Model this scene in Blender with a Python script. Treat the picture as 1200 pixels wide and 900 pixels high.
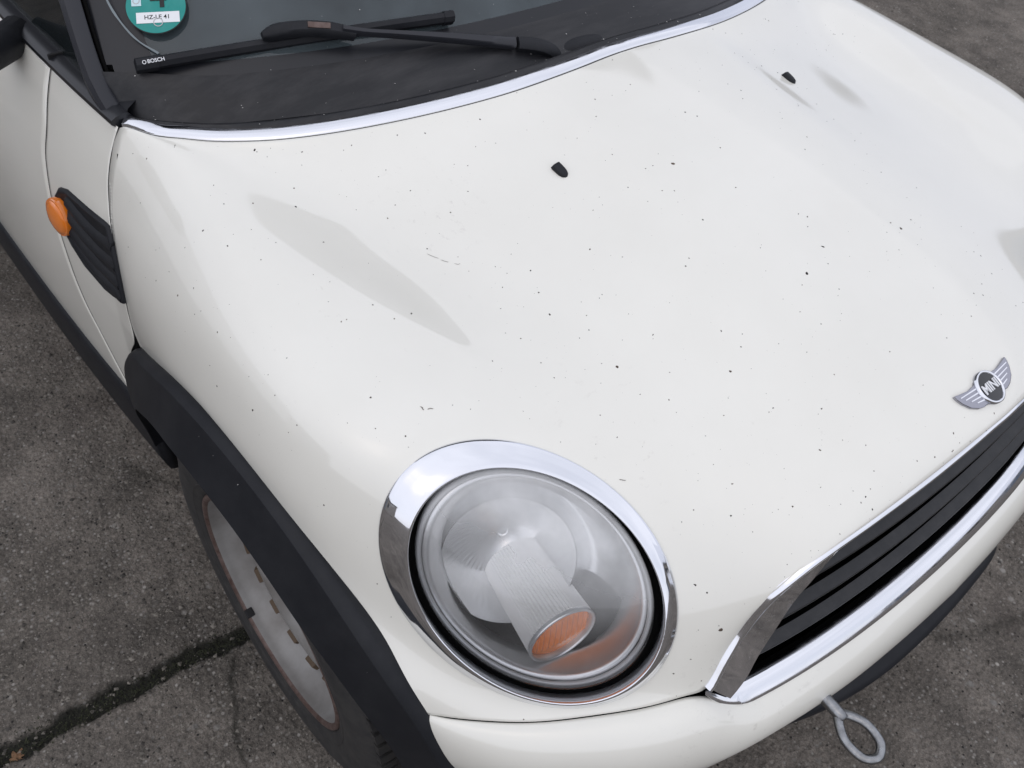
import bpy, bmesh, math, random
import numpy as np
from mathutils import Vector, Matrix

for o in list(bpy.data.objects):
    bpy.data.objects.remove(o)
scene = bpy.context.scene
COL = scene.collection
R = math.radians
random.seed(7)
rng = np.random.default_rng(7)

# ------------------------------------------------------------------ camera
CAM_POS = Vector((0.6999, -0.9903, 1.5546))
YAW, PITCH, ROLL = 2.37060, -0.80682, 0.11699
cd = bpy.data.cameras.new('camera')
cd.sensor_width = 36.0
cd.lens = 36.0 * 1033.9 / 1200.0
cd.clip_start = 0.02
cd.clip_end = 2000.0
cam = bpy.data.objects.new('camera', cd)
COL.objects.link(cam)
fwd = Vector((math.cos(PITCH) * math.cos(YAW), math.cos(PITCH) * math.sin(YAW), math.sin(PITCH)))
r0 = fwd.cross(Vector((0, 0, 1))).normalized()
u0 = r0.cross(fwd)
rr = math.cos(ROLL) * r0 + math.sin(ROLL) * u0
uu = -math.sin(ROLL) * r0 + math.cos(ROLL) * u0
cam.matrix_world = Matrix(((rr.x, uu.x, -fwd.x, CAM_POS.x), (rr.y, uu.y, -fwd.y, CAM_POS.y),
                           (rr.z, uu.z, -fwd.z, CAM_POS.z), (0, 0, 0, 1)))
scene.camera = cam
# phone lens: everything near is sharp, the far ground a little soft
cd.dof.use_dof = True
cd.dof.focus_distance = 1.12
cd.dof.aperture_fstop = 11.0

# ------------------------------------------------------------------ sky, sun, exposure
SUN_EL, SUN_AZ = R(60), R(-55)          # azimuth measured from +x towards +y
w = bpy.data.worlds.new('World')
scene.world = w
w.use_nodes = True
nt = w.node_tree
bg = nt.nodes['Background']
sky = nt.nodes.new('ShaderNodeTexSky')
sky.sky_type = 'NISHITA'
sky.sun_disc = False
sky.sun_elevation = SUN_EL
sky.sun_rotation = R(90) - SUN_AZ
sky.air_density = 1.0
sky.dust_density = 4.0
sky.ozone_density = 1.0
tc = nt.nodes.new('ShaderNodeTexCoord')
mp = nt.nodes.new('ShaderNodeMapping')
mp.inputs['Scale'].default_value = (1.0, 1.0, 2.2)
cn = nt.nodes.new('ShaderNodeTexNoise')
cn.inputs['Scale'].default_value = 1.6
cn.inputs['Detail'].default_value = 6.0
cn.inputs['Roughness'].default_value = 0.5
cr = nt.nodes.new('ShaderNodeMapRange')
cr.inputs['From Min'].default_value = 0.30
cr.inputs['From Max'].default_value = 0.62
cr.inputs['To Min'].default_value = 0.62
cr.inputs['To Max'].default_value = 0.96
mx = nt.nodes.new('ShaderNodeMix')
mx.data_type = 'RGBA'
mx.inputs[7].default_value = (6.6, 6.85, 7.9, 1.0)      # thin bright cloud deck
nt.links.new(tc.outputs['Generated'], mp.inputs['Vector'])
nt.links.new(mp.outputs['Vector'], cn.inputs['Vector'])
nt.links.new(cn.outputs['Fac'], cr.inputs['Value'])
nt.links.new(cr.outputs['Result'], mx.inputs[0])
nt.links.new(sky.outputs['Color'], mx.inputs[6])
nt.links.new(mx.outputs[2], bg.inputs['Color'])
bg.inputs['Strength'].default_value = 0.11

sd = bpy.data.lights.new('sun', 'SUN')
sd.energy = 0.65
sd.angle = R(170)
sd.color = (1.0, 0.96, 0.90)
sun = bpy.data.objects.new('sun', sd)
COL.objects.link(sun)
sdir = Vector((math.cos(SUN_EL) * math.cos(SUN_AZ), math.cos(SUN_EL) * math.sin(SUN_AZ), math.sin(SUN_EL)))
sun.rotation_euler = sdir.to_track_quat('Z', 'Y').to_euler()

vs = scene.view_settings
vs.view_transform = 'Standard'
vs.look = 'None'
vs.gamma = 1.0
vs.exposure = 0.18
vs.use_curve_mapping = False

# ------------------------------------------------------------------ materials
def material(name, base=(.5, .5, .5), rough=.5, metal=0., coat=0., coat_rough=.03, spec=.5, trans=0., ior=1.45):
    m = bpy.data.materials.new(name)
    m.use_nodes = True
    b = m.node_tree.nodes['Principled BSDF']
    b.inputs['Base Color'].default_value = (*base, 1)
    b.inputs['Roughness'].default_value = rough
    b.inputs['Metallic'].default_value = metal
    b.inputs['Coat Weight'].default_value = coat
    b.inputs['Coat Roughness'].default_value = coat_rough
    b.inputs['Specular IOR Level'].default_value = spec
    b.inputs['Transmission Weight'].default_value = trans
    b.inputs['IOR'].default_value = ior
    return m

def N(m, t, **kw):
    n = m.node_tree.nodes.new(t)
    for k, v in kw.items():
        if k in n.inputs:
            n.inputs[k].default_value = v
        else:
            setattr(n, k, v)
    return n

def L(m, a, b):
    m.node_tree.links.new(a, b)

def BS(m):
    return m.node_tree.nodes['Principled BSDF']

def coords(m):
    g = m.node_tree.nodes.new('ShaderNodeNewGeometry')
    return g.outputs['Position']

def noise(m, scale, detail=4., rough=.55, vec=None):
    n = N(m, 'ShaderNodeTexNoise', Scale=scale, Detail=detail, Roughness=rough)
    L(m, vec if vec is not None else coords(m), n.inputs['Vector'])
    return n.outputs['Fac']

def ramp(m, fac, a, b, c0, c1):
    r = N(m, 'ShaderNodeValToRGB')
    r.color_ramp.elements[0].position = a
    r.color_ramp.elements[1].position = b
    r.color_ramp.elements[0].color = (*c0, 1) if len(c0) == 3 else c0
    r.color_ramp.elements[1].color = (*c1, 1) if len(c1) == 3 else c1
    L(m, fac, r.inputs['Fac'])
    return r.outputs['Color']

def mixc(m, fac, a, b, mode='MIX'):
    n = N(m, 'ShaderNodeMix', data_type='RGBA', blend_type=mode)
    for i, v in ((0, fac), (6, a), (7, b)):
        if hasattr(v, 'is_linked') or hasattr(v, 'links'):
            L(m, v, n.inputs[i])
        else:
            n.inputs[i].default_value = v if i == 0 else (*v, 1)
    return n.outputs[2]

def bump(m, h, strength=.3, dist=.002, chain=None):
    n = N(m, 'ShaderNodeBump', Strength=strength, Distance=dist)
    L(m, h, n.inputs['Height'])
    if chain is not None:
        L(m, chain, n.inputs['Normal'])
    return n.outputs['Normal']

M = {}
# pepper-white paint, a little road film
m = M['paint'] = material('white_paint', (.80, .79, .755), .42, coat=1., coat_rough=.025)
film = noise(m, 5., 5., .6)
pb_ = ramp(m, film, .35, .75, (.805, .792, .718), (.77, .756, .682))
def scuff(m, base, c, rad, sc, lo, hi, tone):
    # dried-on dirt smears with a ragged outline
    d = N(m, 'ShaderNodeVectorMath', operation='DISTANCE')
    L(m, coords(m), d.inputs[0]); d.inputs[1].default_value = c
    near_ = ramp(m, d.outputs['Value'], rad * .3, rad, (1, 1, 1), (0, 0, 0))
    mp_ = N(m, 'ShaderNodeMapping'); mp_.inputs['Scale'].default_value = sc
    L(m, coords(m), mp_.inputs['Vector'])
    pat = ramp(m, noise(m, 1., 7., .72, mp_.outputs['Vector']), lo, hi, (0, 0, 0), (1, 1, 1))
    mu_ = N(m, 'ShaderNodeMath', operation='MULTIPLY')
    L(m, near_, mu_.inputs[0]); L(m, pat, mu_.inputs[1])
    return mixc(m, mu_.outputs[0], base, tone)
pb_ = scuff(m, pb_, (-.07, -.43, .885), .10, (60., 90., 60.), .58, .74, (.60, .575, .52))
pb_ = scuff(m, pb_, (.33, -.46, .80), .14, (70., 40., 70.), .60, .78, (.62, .595, .53))
pb_ = scuff(m, pb_, (.45, -.20, .82), .22, (90., 50., 90.), .64, .80, (.66, .64, .57))
pb_ = scuff(m, pb_, (.02, -.60, .87), .22, (50., 70., 50.), .64, .80, (.66, .64, .57))
pb_ = scuff(m, pb_, (.60, -.42, .52), .16, (80., 60., 80.), .58, .78, (.58, .56, .50))
L(m, pb_, BS(m).inputs['Base Color'])
L(m, ramp(m, noise(m, 9., 6., .7), .35, .72, (.008, .008, .008), (.06, .06, .06)), BS(m).inputs['Coat Roughness'])
BS(m).inputs['Coat IOR'].default_value = 1.63
L(m, bump(m, noise(m, 700., 2., .5), .015, .001), BS(m).inputs['Coat Normal'])
m = M['chrome'] = material('chrome', (.80, .81, .84), .05, 1.)
L(m, ramp(m, noise(m, 60., 5., .7), .4, .8, (.03, .03, .03), (.16, .16, .16)), BS(m).inputs['Roughness'])
M['badge_chrome'] = material('badge_chrome', (.36, .36, .40), .2, 1.)
m = M['dull_chrome'] = material('weathered_chrome', (.78, .79, .82), .12, 1.)
L(m, ramp(m, noise(m, 45., 4., .6), .4, .75, (.06, .06, .06), (.20, .20, .20)), BS(m).inputs['Roughness'])
m = M['plastic'] = material('black_plastic', (.016, .018, .022), .55, spec=.35)
dust = noise(m, 14., 6., .65)
L(m, ramp(m, dust, .4, .8, (.008, .009, .012), (.018, .019, .022)), BS(m).inputs['Base Color'])
L(m, bump(m, noise(m, 900., 2.), .12, .001), BS(m).inputs['Normal'])
m = M['grille_plastic'] = material('dusty_grille_plastic', (.02, .021, .023), .42)
L(m, ramp(m, noise(m, 40., 6., .7), .4, .8, (.011, .012, .014), (.03, .03, .031)), BS(m).inputs['Base Color'])
m = M['cowl'] = material('grey_cowl_plastic', (.03, .031, .034), .42)
mpg = N(m, 'ShaderNodeMapping')
mpg.inputs['Scale'].default_value = (34., 5., 34.)
L(m, coords(m), mpg.inputs['Vector'])
L(m, ramp(m, noise(m, 1., 6., .65, mpg.outputs['Vector']), .42, .72, (.005, .0055, .0075), (.028, .0275, .029)), BS(m).inputs['Base Color'])
M['gloss_black'] = material('satin_black_trim', (.012, .013, .016), .30)
M['pillar'] = material('pillar_black', (.020, .021, .026), .34)
M['void'] = material('dark_void', (.004, .004, .004), .9, spec=.1)
M['seal'] = material('seal_and_gap_black', (.010, .010, .011), .7)  # rubber parts, and the panel edges blackened as gap shade
m = M['tyre'] = material('tyre_rubber', (.03, .03, .031), .75)
L(m, ramp(m, noise(m, 35., 6., .7), .3, .8, (.018, .018, .019), (.05, .047, .043)), BS(m).inputs['Base Color'])
m = M['steel_wheel'] = material('silver_wheel_paint', (.52, .51, .49), .5, .15)
L(m, ramp(m, noise(m, 12., 5., .6), .3, .8, (.31, .305, .295), (.15, .138, .125)), BS(m).inputs['Base Color'])
m = M['rust'] = material('rusty_rim', (.14, .07, .05), .6, .3)
L(m, ramp(m, noise(m, 60., 8., .75), .3, .72, (.17, .125, .11), (.05, .024, .018)), BS(m).inputs['Base Color'])
m = M['rust_slot'] = material('rust_brown', (.10, .07, .045), .8)
m = M['amber'] = material('amber_plastic', (.85, .22, .012), .22, coat=.5, trans=.15)
m = M['zinc'] = material('zinc_steel', (.62, .63, .64), .34, 1.)
L(m, ramp(m, noise(m, 80., 6., .7), .35, .75, (.34, .35, .36), (.17, .172, .176)), BS(m).inputs['Base Color'])
L(m, ramp(m, noise(m, 160., 4., .7), .3, .8, (.22, .22, .22), (.5, .5, .5)), BS(m).inputs['Roughness'])
M['reflector'] = material('aluminised_reflector', (.86, .87, .88), .26, .85)
M['bezel'] = material('satin_silver_bezel', (.72, .73, .74), .34, .85)
M['dark_bezel'] = material('smoked_bezel', (.025, .024, .025), .25, .3)
m = M['shroud'] = material('ribbed_silver_shroud', (.86, .86, .85), .36, .25)
M['lens_rim'] = material('clouded_lens_edge', (.42, .43, .44), .3, coat=.5)
M['badge_dark'] = material('badge_enamel', (.008, .009, .012), .25, coat=.5)
M['white_print'] = material('white_print', (.78, .79, .80), .5)
M['grey_print'] = material('grey_print', (.45, .46, .46), .5)
M['black_print'] = material('black_print', (.01, .012, .012), .5)
m = M['green'] = material('green_sticker', (.0, .26, .235), .4)
L(m, ramp(m, noise(m, 40., 5., .6), .35, .75, (.004, .235, .205), (.03, .27, .24)), BS(m).inputs['Base Color'])
M['pale_blue'] = material('sticker_label', (.55, .70, .74), .45)
M['dash'] = material('dashboard', (.02, .02, .022), .7)

# clear lamp lens, clouded by age: clear plastic with a thin milky film
def lens_material():
    m = bpy.data.materials.new('aged_lamp_lens')
    m.use_nodes = True
    t = m.node_tree
    t.nodes.remove(t.nodes['Principled BSDF'])
    out = t.nodes['Material Output']
    tr = N(m, 'ShaderNodeBsdfTransparent')
    gl = N(m, 'ShaderNodeBsdfGlossy', Roughness=.03)
    df = N(m, 'ShaderNodeBsdfDiffuse')
    df.inputs['Color'].default_value = (.92, .925, .91, 1)
    m1 = N(m, 'ShaderNodeMixShader')
    hz = ramp(m, noise(m, 9., 4., .6), .32, .72, (.55, .55, .55), (1., 1., 1.))
    ge = N(m, 'ShaderNodeNewGeometry')
    sx = N(m, 'ShaderNodeSeparateXYZ')
    L(m, ge.outputs['Normal'], sx.inputs[0])
    up_ = ramp(m, sx.outputs[2], .40, .78, (.06, .06, .06), (.64, .64, .64))   # sun-aged on top
    mu = N(m, 'ShaderNodeMath', operation='MULTIPLY')
    L(m, hz, mu.inputs[0]); L(m, up_, mu.inputs[1])
    L(m, mu.outputs[0], m1.inputs[0])
    L(m, tr.outputs[0], m1.inputs[1])
    L(m, df.outputs[0], m1.inputs[2])
    fr = N(m, 'ShaderNodeFresnel', IOR=1.5)
    m2 = N(m, 'ShaderNodeMixShader')
    L(m, fr.outputs[0], m2.inputs[0])
    L(m, m1.outputs[0], m2.inputs[1])
    L(m, gl.outputs[0], m2.inputs[2])
    L(m, m2.outputs[0], out.inputs['Surface'])
    return m
M['lens'] = lens_material()

def glass_material(name, tint, film):
    m = bpy.data.materials.new(name)
    m.use_nodes = True
    t = m.node_tree
    t.nodes.remove(t.nodes['Principled BSDF'])
    out = t.nodes['Material Output']
    tr = N(m, 'ShaderNodeBsdfTransparent')
    tr.inputs['Color'].default_value = (*tint, 1)
    df = N(m, 'ShaderNodeBsdfDiffuse')
    df.inputs['Color'].default_value = (.40, .50, .54, 1)
    m1 = N(m, 'ShaderNodeMixShader')
    L(m, ramp(m, noise(m, 6., 5., .65), .3, .8, (film * .5,) * 3, (film * 1.4,) * 3), m1.inputs[0])
    L(m, tr.outputs[0], m1.inputs[1])
    L(m, df.outputs[0], m1.inputs[2])
    gl = N(m, 'ShaderNodeBsdfGlossy', Roughness=.02)
    fr = N(m, 'ShaderNodeFresnel', IOR=1.52)
    m2 = N(m, 'ShaderNodeMixShader')
    L(m, fr.outputs[0], m2.inputs[0])
    L(m, m1.outputs[0], m2.inputs[1])
    L(m, gl.outputs[0], m2.inputs[2])
    L(m, m2.outputs[0], out.inputs['Surface'])
    return m
M['glass'] = glass_material('windscreen_glass', (.55, .64, .65), .13)
M['side_glass'] = glass_material('side_window_glass', (.30, .34, .33), .03)

# ------------------------------------------------------------------ mesh helpers
def obj(name, V, F, mat, parent=None, smooth=True, out_from=None, auto=None):
    me = bpy.data.meshes.new(name)
    V = np.asarray(V, float)
    me.from_pydata(V.tolist(), [], [tuple(int(i) for i in f) for f in F])
    me.update()
    if out_from is not None and len(me.polygons):
        s = 0.
        c = Vector(out_from)
        for p in me.polygons:
            s += p.area * p.normal.dot(p.center - c)
        if s < 0:
            me.flip_normals()
    if mat is not None:
        me.materials.append(M[mat] if isinstance(mat, str) else mat)
    if smooth:
        me.shade_smooth()
        if auto is not None:
            try:
                me.set_sharp_from_angle(angle=R(auto))
            except Exception:
                pass
    o = bpy.data.objects.new(name, me)
    COL.objects.link(o)
    if parent is not None:
        o.parent = parent
    return o

def empty(name, loc=(0, 0, 0), parent=None):
    o = bpy.data.objects.new(name, None)
    o.location = loc
    o.empty_display_size = .1
    COL.objects.link(o)
    if parent is not None:
        o.parent = parent
    return o

def tag(o, label=None, cat=None, group=None, kind=None):
    if label: o['label'] = label
    if cat: o['category'] = cat
    if group: o['group'] = group
    if kind: o['kind'] = kind
    return o

def gfaces(n, m, cu=False, cv=False):
    F = []
    for i in range(n if cu else n - 1):
        for j in range(m if cv else m - 1):
            a, b = i, (i + 1) % n
            c, d = j, (j + 1) % m
            F.append((a * m + c, a * m + d, b * m + d, b * m + c))
    return F

def mir(V):
    V = np.array(V, float).reshape(-1, 3).copy()
    V[:, 1] *= -1
    return V

def flipf(F):
    return [tuple(reversed(f)) for f in F]

def pair(name, V, F, mat, parent, **kw):
    """the same part on the right side of the car (as given) and mirrored on the left side"""
    pr, pl = parent if isinstance(parent, (tuple, list)) else (parent, parent)
    V = np.asarray(V, float).reshape(-1, 3)
    left = kw.pop('left', None)
    a = obj(name, V, F, mat, pr, **kw)
    if left is not None and kw.get('out_from') is not None:
        kw['out_from'] = tuple(mir([kw['out_from']])[0])
    b = obj(name, mir(V) if left is None else left(mir(V)), flipf(F), mat, pl, **kw)
    return a, b

def sweep(path, sec, A, B, closed_path=False, closed_sec=True, caps=True):
    path = np.asarray(path, float)
    sec = np.asarray(sec, float)
    n, k = len(path), sec.shape[-2]
    A = np.broadcast_to(np.asarray(A, float), path.shape)
    B = np.broadcast_to(np.asarray(B, float), path.shape)
    if sec.ndim == 2:
        sec = np.broadcast_to(sec, (n, k, 2))
    V = path[:, None, :] + sec[..., 0:1] * A[:, None, :] + sec[..., 1:2] * B[:, None, :]
    F = gfaces(n, k, closed_path, closed_sec)
    if caps and not closed_path and closed_sec:
        F.append(tuple(range(k))[::-1])
        F.append(tuple((n - 1) * k + j for j in range(k)))
    return V.reshape(-1, 3), F

def tangents(path, closed=False):
    p = np.asarray(path, float)
    if closed:
        t = np.roll(p, -1, 0) - np.roll(p, 1, 0)
    else:
        t = np.gradient(p, axis=0)
    return t / np.linalg.norm(t, axis=1, keepdims=True)

def unit(v):
    v = np.asarray(v, float)
    return v / np.linalg.norm(v, axis=-1, keepdims=True)

def tube(path, rad, k=10, closed=False, caps=True):
    t = tangents(path, closed)
    ref = np.array([0, 0, 1.]) if abs(t[:, 2]).mean() < .8 else np.array([1., 0, 0])
    A = unit(np.cross(t, ref))
    B = np.cross(A, t)
    a = np.linspace(0, 2 * math.pi, k, endpoint=False)
    rad = np.broadcast_to(np.asarray(rad, float), (len(path),))
    sec = np.stack([np.cos(a)[None] * rad[:, None], np.sin(a)[None] * rad[:, None]], -1)
    return sweep(path, sec, A, B, closed, True, caps)

def ngon_prism(poly, o, X, Y, Z, h0, h1):
    poly = np.asarray(poly, float)
    n = len(poly)
    base = np.asarray(o) + poly[:, :1] * np.asarray(X) + poly[:, 1:] * np.asarray(Y)
    V = np.vstack([base + np.asarray(Z) * h0, base + np.asarray(Z) * h1])
    F = [tuple(range(n))[::-1], tuple(range(n, 2 * n))]
    F += [(i, (i + 1) % n, n + (i + 1) % n, n + i) for i in range(n)]
    return V, F

def lathe(profile, cx, cz, seg=64, a0=0., a1=2 * math.pi):
    pr = np.asarray(profile, float)          # (radius, y)
    full = abs(a1 - a0 - 2 * math.pi) < 1e-6
    t = np.linspace(a0, a1, seg, endpoint=not full)
    V = np.stack([cx + np.sin(t)[:, None] * pr[None, :, 0], np.broadcast_to(pr[None, :, 1], (seg, len(pr))),
                  cz + np.cos(t)[:, None] * pr[None, :, 0]], -1)
    return V.reshape(-1, 3), gfaces(seg, len(pr), full, False)

def merge(*parts):
    V, F, k = [], [], 0
    for v, f in parts:
        v = np.asarray(v, float).reshape(-1, 3)
        V.append(v)
        F += [tuple(i + k for i in q) for q in f]
        k += len(v)
    return np.vstack(V), F

def box(c, s, X=(1, 0, 0), Y=(0, 1, 0), Z=(0, 0, 1)):
    p = np.array([(-1, -1), (1, -1), (1, 1), (-1, 1)]) * np.array(s[:2]) / 2
    return ngon_prism(p, c, X, Y, Z, -s[2] / 2, s[2] / 2)

def sstep(x, a, b):
    t = np.clip((np.asarray(x, float) - a) / (b - a), 0, 1)
    return t * t * (3 - 2 * t)

def add_bevel(o, wdt, seg=2, ang=40):
    md = o.modifiers.new('bevel', 'BEVEL')
    md.width = wdt
    md.segments = seg
    md.limit_method = 'ANGLE'
    md.angle_limit = R(ang)
    return o

def solid(o, t, rim='seal'):
    o.data.materials.append(M[rim])
    md = o.modifiers.new('solidify', 'SOLIDIFY')
    md.thickness = t
    md.offset = -1
    md.material_offset_rim = 1
    md.use_quality_normals = True
    return o

def text(name, body, size, X, Y, Z, loc, mat, parent, extrude=.0004, offset=0., sx=1.):
    cu = bpy.data.curves.new(name, 'FONT')
    cu.body = body
    cu.size = size
    cu.align_x = 'CENTER'
    cu.align_y = 'CENTER'
    cu.extrude = extrude
    cu.offset = offset
    tmp = bpy.data.objects.new(name, cu)
    COL.objects.link(tmp)
    bpy.context.view_layer.update()
    me = bpy.data.meshes.new_from_object(tmp.evaluated_get(bpy.context.evaluated_depsgraph_get()))
    bpy.data.objects.remove(tmp)
    X, Y, Z = (Vector(unit(q)) for q in (X, Y, Z))
    X = X * sx
    me.transform(Matrix(((X.x, Y.x, Z.x, loc[0]), (X.y, Y.y, Z.y, loc[1]), (X.z, Y.z, Z.z, loc[2]), (0, 0, 0, 1))))
    me.materials.clear()
    me.materials.append(M[mat])
    me.name = name
    o = bpy.data.objects.new(name, me)
    COL.objects.link(o)
    o.parent = parent
    return o

def bsp(n, t):
    """clamped uniform cubic B-spline basis"""
    t = np.clip(np.asarray(t, float), 0, 1)
    kn = np.concatenate([[0] * 3, np.linspace(0, 1, n - 2), [1] * 3])
    B = np.zeros((len(t), len(kn) - 1))
    for i in range(len(kn) - 1):
        B[:, i] = (t >= kn[i]) & (t < kn[i + 1])
    B[t >= 1, n - 1] = 1
    for d in range(1, 4):
        Q = np.zeros((len(t), len(kn) - 1 - d))
        for i in range(len(kn) - 1 - d):
            a = kn[i + d] - kn[i]
            b = kn[i + d + 1] - kn[i + 1]
            if a > 0: Q[:, i] += (t - kn[i]) / a * B[:, i]
            if b > 0: Q[:, i] += (kn[i + d + 1] - t) / b * B[:, i + 1]
        B = Q
    return B[:, :n]

def patch_through(P, nu, nv):
    """smooth surface through a grid of points"""
    P = np.asarray(P, float)
    a, b = P.shape[:2]
    Ba, Bb = bsp(a, np.linspace(0, 1, a)), bsp(b, np.linspace(0, 1, b))
    C = np.einsum('ij,jkc->ikc', np.linalg.inv(Ba), P)
    C = np.einsum('kj,ijc->ikc', np.linalg.inv(Bb), C)
    return np.einsum('ai,bj,ijc->abc', bsp(a, np.linspace(0, 1, nu)), bsp(b, np.linspace(0, 1, nv)), C)

def curve_through(P, n):
    """centripetal Catmull-Rom curve through the points, evenly resampled"""
    P = np.asarray(P, float)
    Q = np.vstack([2 * P[0] - P[1], P, 2 * P[-1] - P[-2]])
    out = []
    for i in range(1, len(Q) - 2):
        p0, p1, p2, p3 = Q[i - 1:i + 3]
        t = [0.]
        for a, b in ((p0, p1), (p1, p2), (p2, p3)):
            t.append(t[-1] + max(1e-6, np.linalg.norm(b - a)) ** .5)
        for q in np.linspace(t[1], t[2], 24, endpoint=False):
            A1 = (t[1] - q) / (t[1] - t[0]) * p0 + (q - t[0]) / (t[1] - t[0]) * p1
            A2 = (t[2] - q) / (t[2] - t[1]) * p1 + (q - t[1]) / (t[2] - t[1]) * p2
            A3 = (t[3] - q) / (t[3] - t[2]) * p2 + (q - t[2]) / (t[3] - t[2]) * p3
            B1 = (t[2] - q) / (t[2] - t[0]) * A1 + (q - t[0]) / (t[2] - t[0]) * A2
            B2 = (t[3] - q) / (t[3] - t[1]) * A2 + (q - t[1]) / (t[3] - t[1]) * A3
            out.append((t[2] - q) / (t[2] - t[1]) * B1 + (q - t[1]) / (t[2] - t[1]) * B2)
    out.append(P[-1])
    out = np.array(out)
    s = np.r_[0, np.cumsum(np.linalg.norm(np.diff(out, axis=0), axis=1))]
    q = np.linspace(0, s[-1], n)
    return np.stack([np.interp(q, s, out[:, c]) for c in range(3)], -1)

# ------------------------------------------------------------------ value noise for relief
def vnoise(x, y, s, seed=0):
    x, y = np.asarray(x) * s + 100.37, np.asarray(y) * s + 57.11
    xi, yi = np.floor(x).astype(np.int64), np.floor(y).astype(np.int64)
    fx, fy = x - xi, y - yi
    fx, fy = fx * fx * (3 - 2 * fx), fy * fy * (3 - 2 * fy)
    def h(a, b):
        n = (a * 374761393 + b * 668265263 + seed * 974711) & 0xffffffff
        n = ((n ^ (n >> 13)) * 1274126177) & 0xffffffff
        return ((n ^ (n >> 16)) & 0xffff) / 65535.
    return (h(xi, yi) * (1 - fx) + h(xi + 1, yi) * fx) * (1 - fy) + (h(xi, yi + 1) * (1 - fx) + h(xi + 1, yi + 1) * fx) * fy

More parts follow.
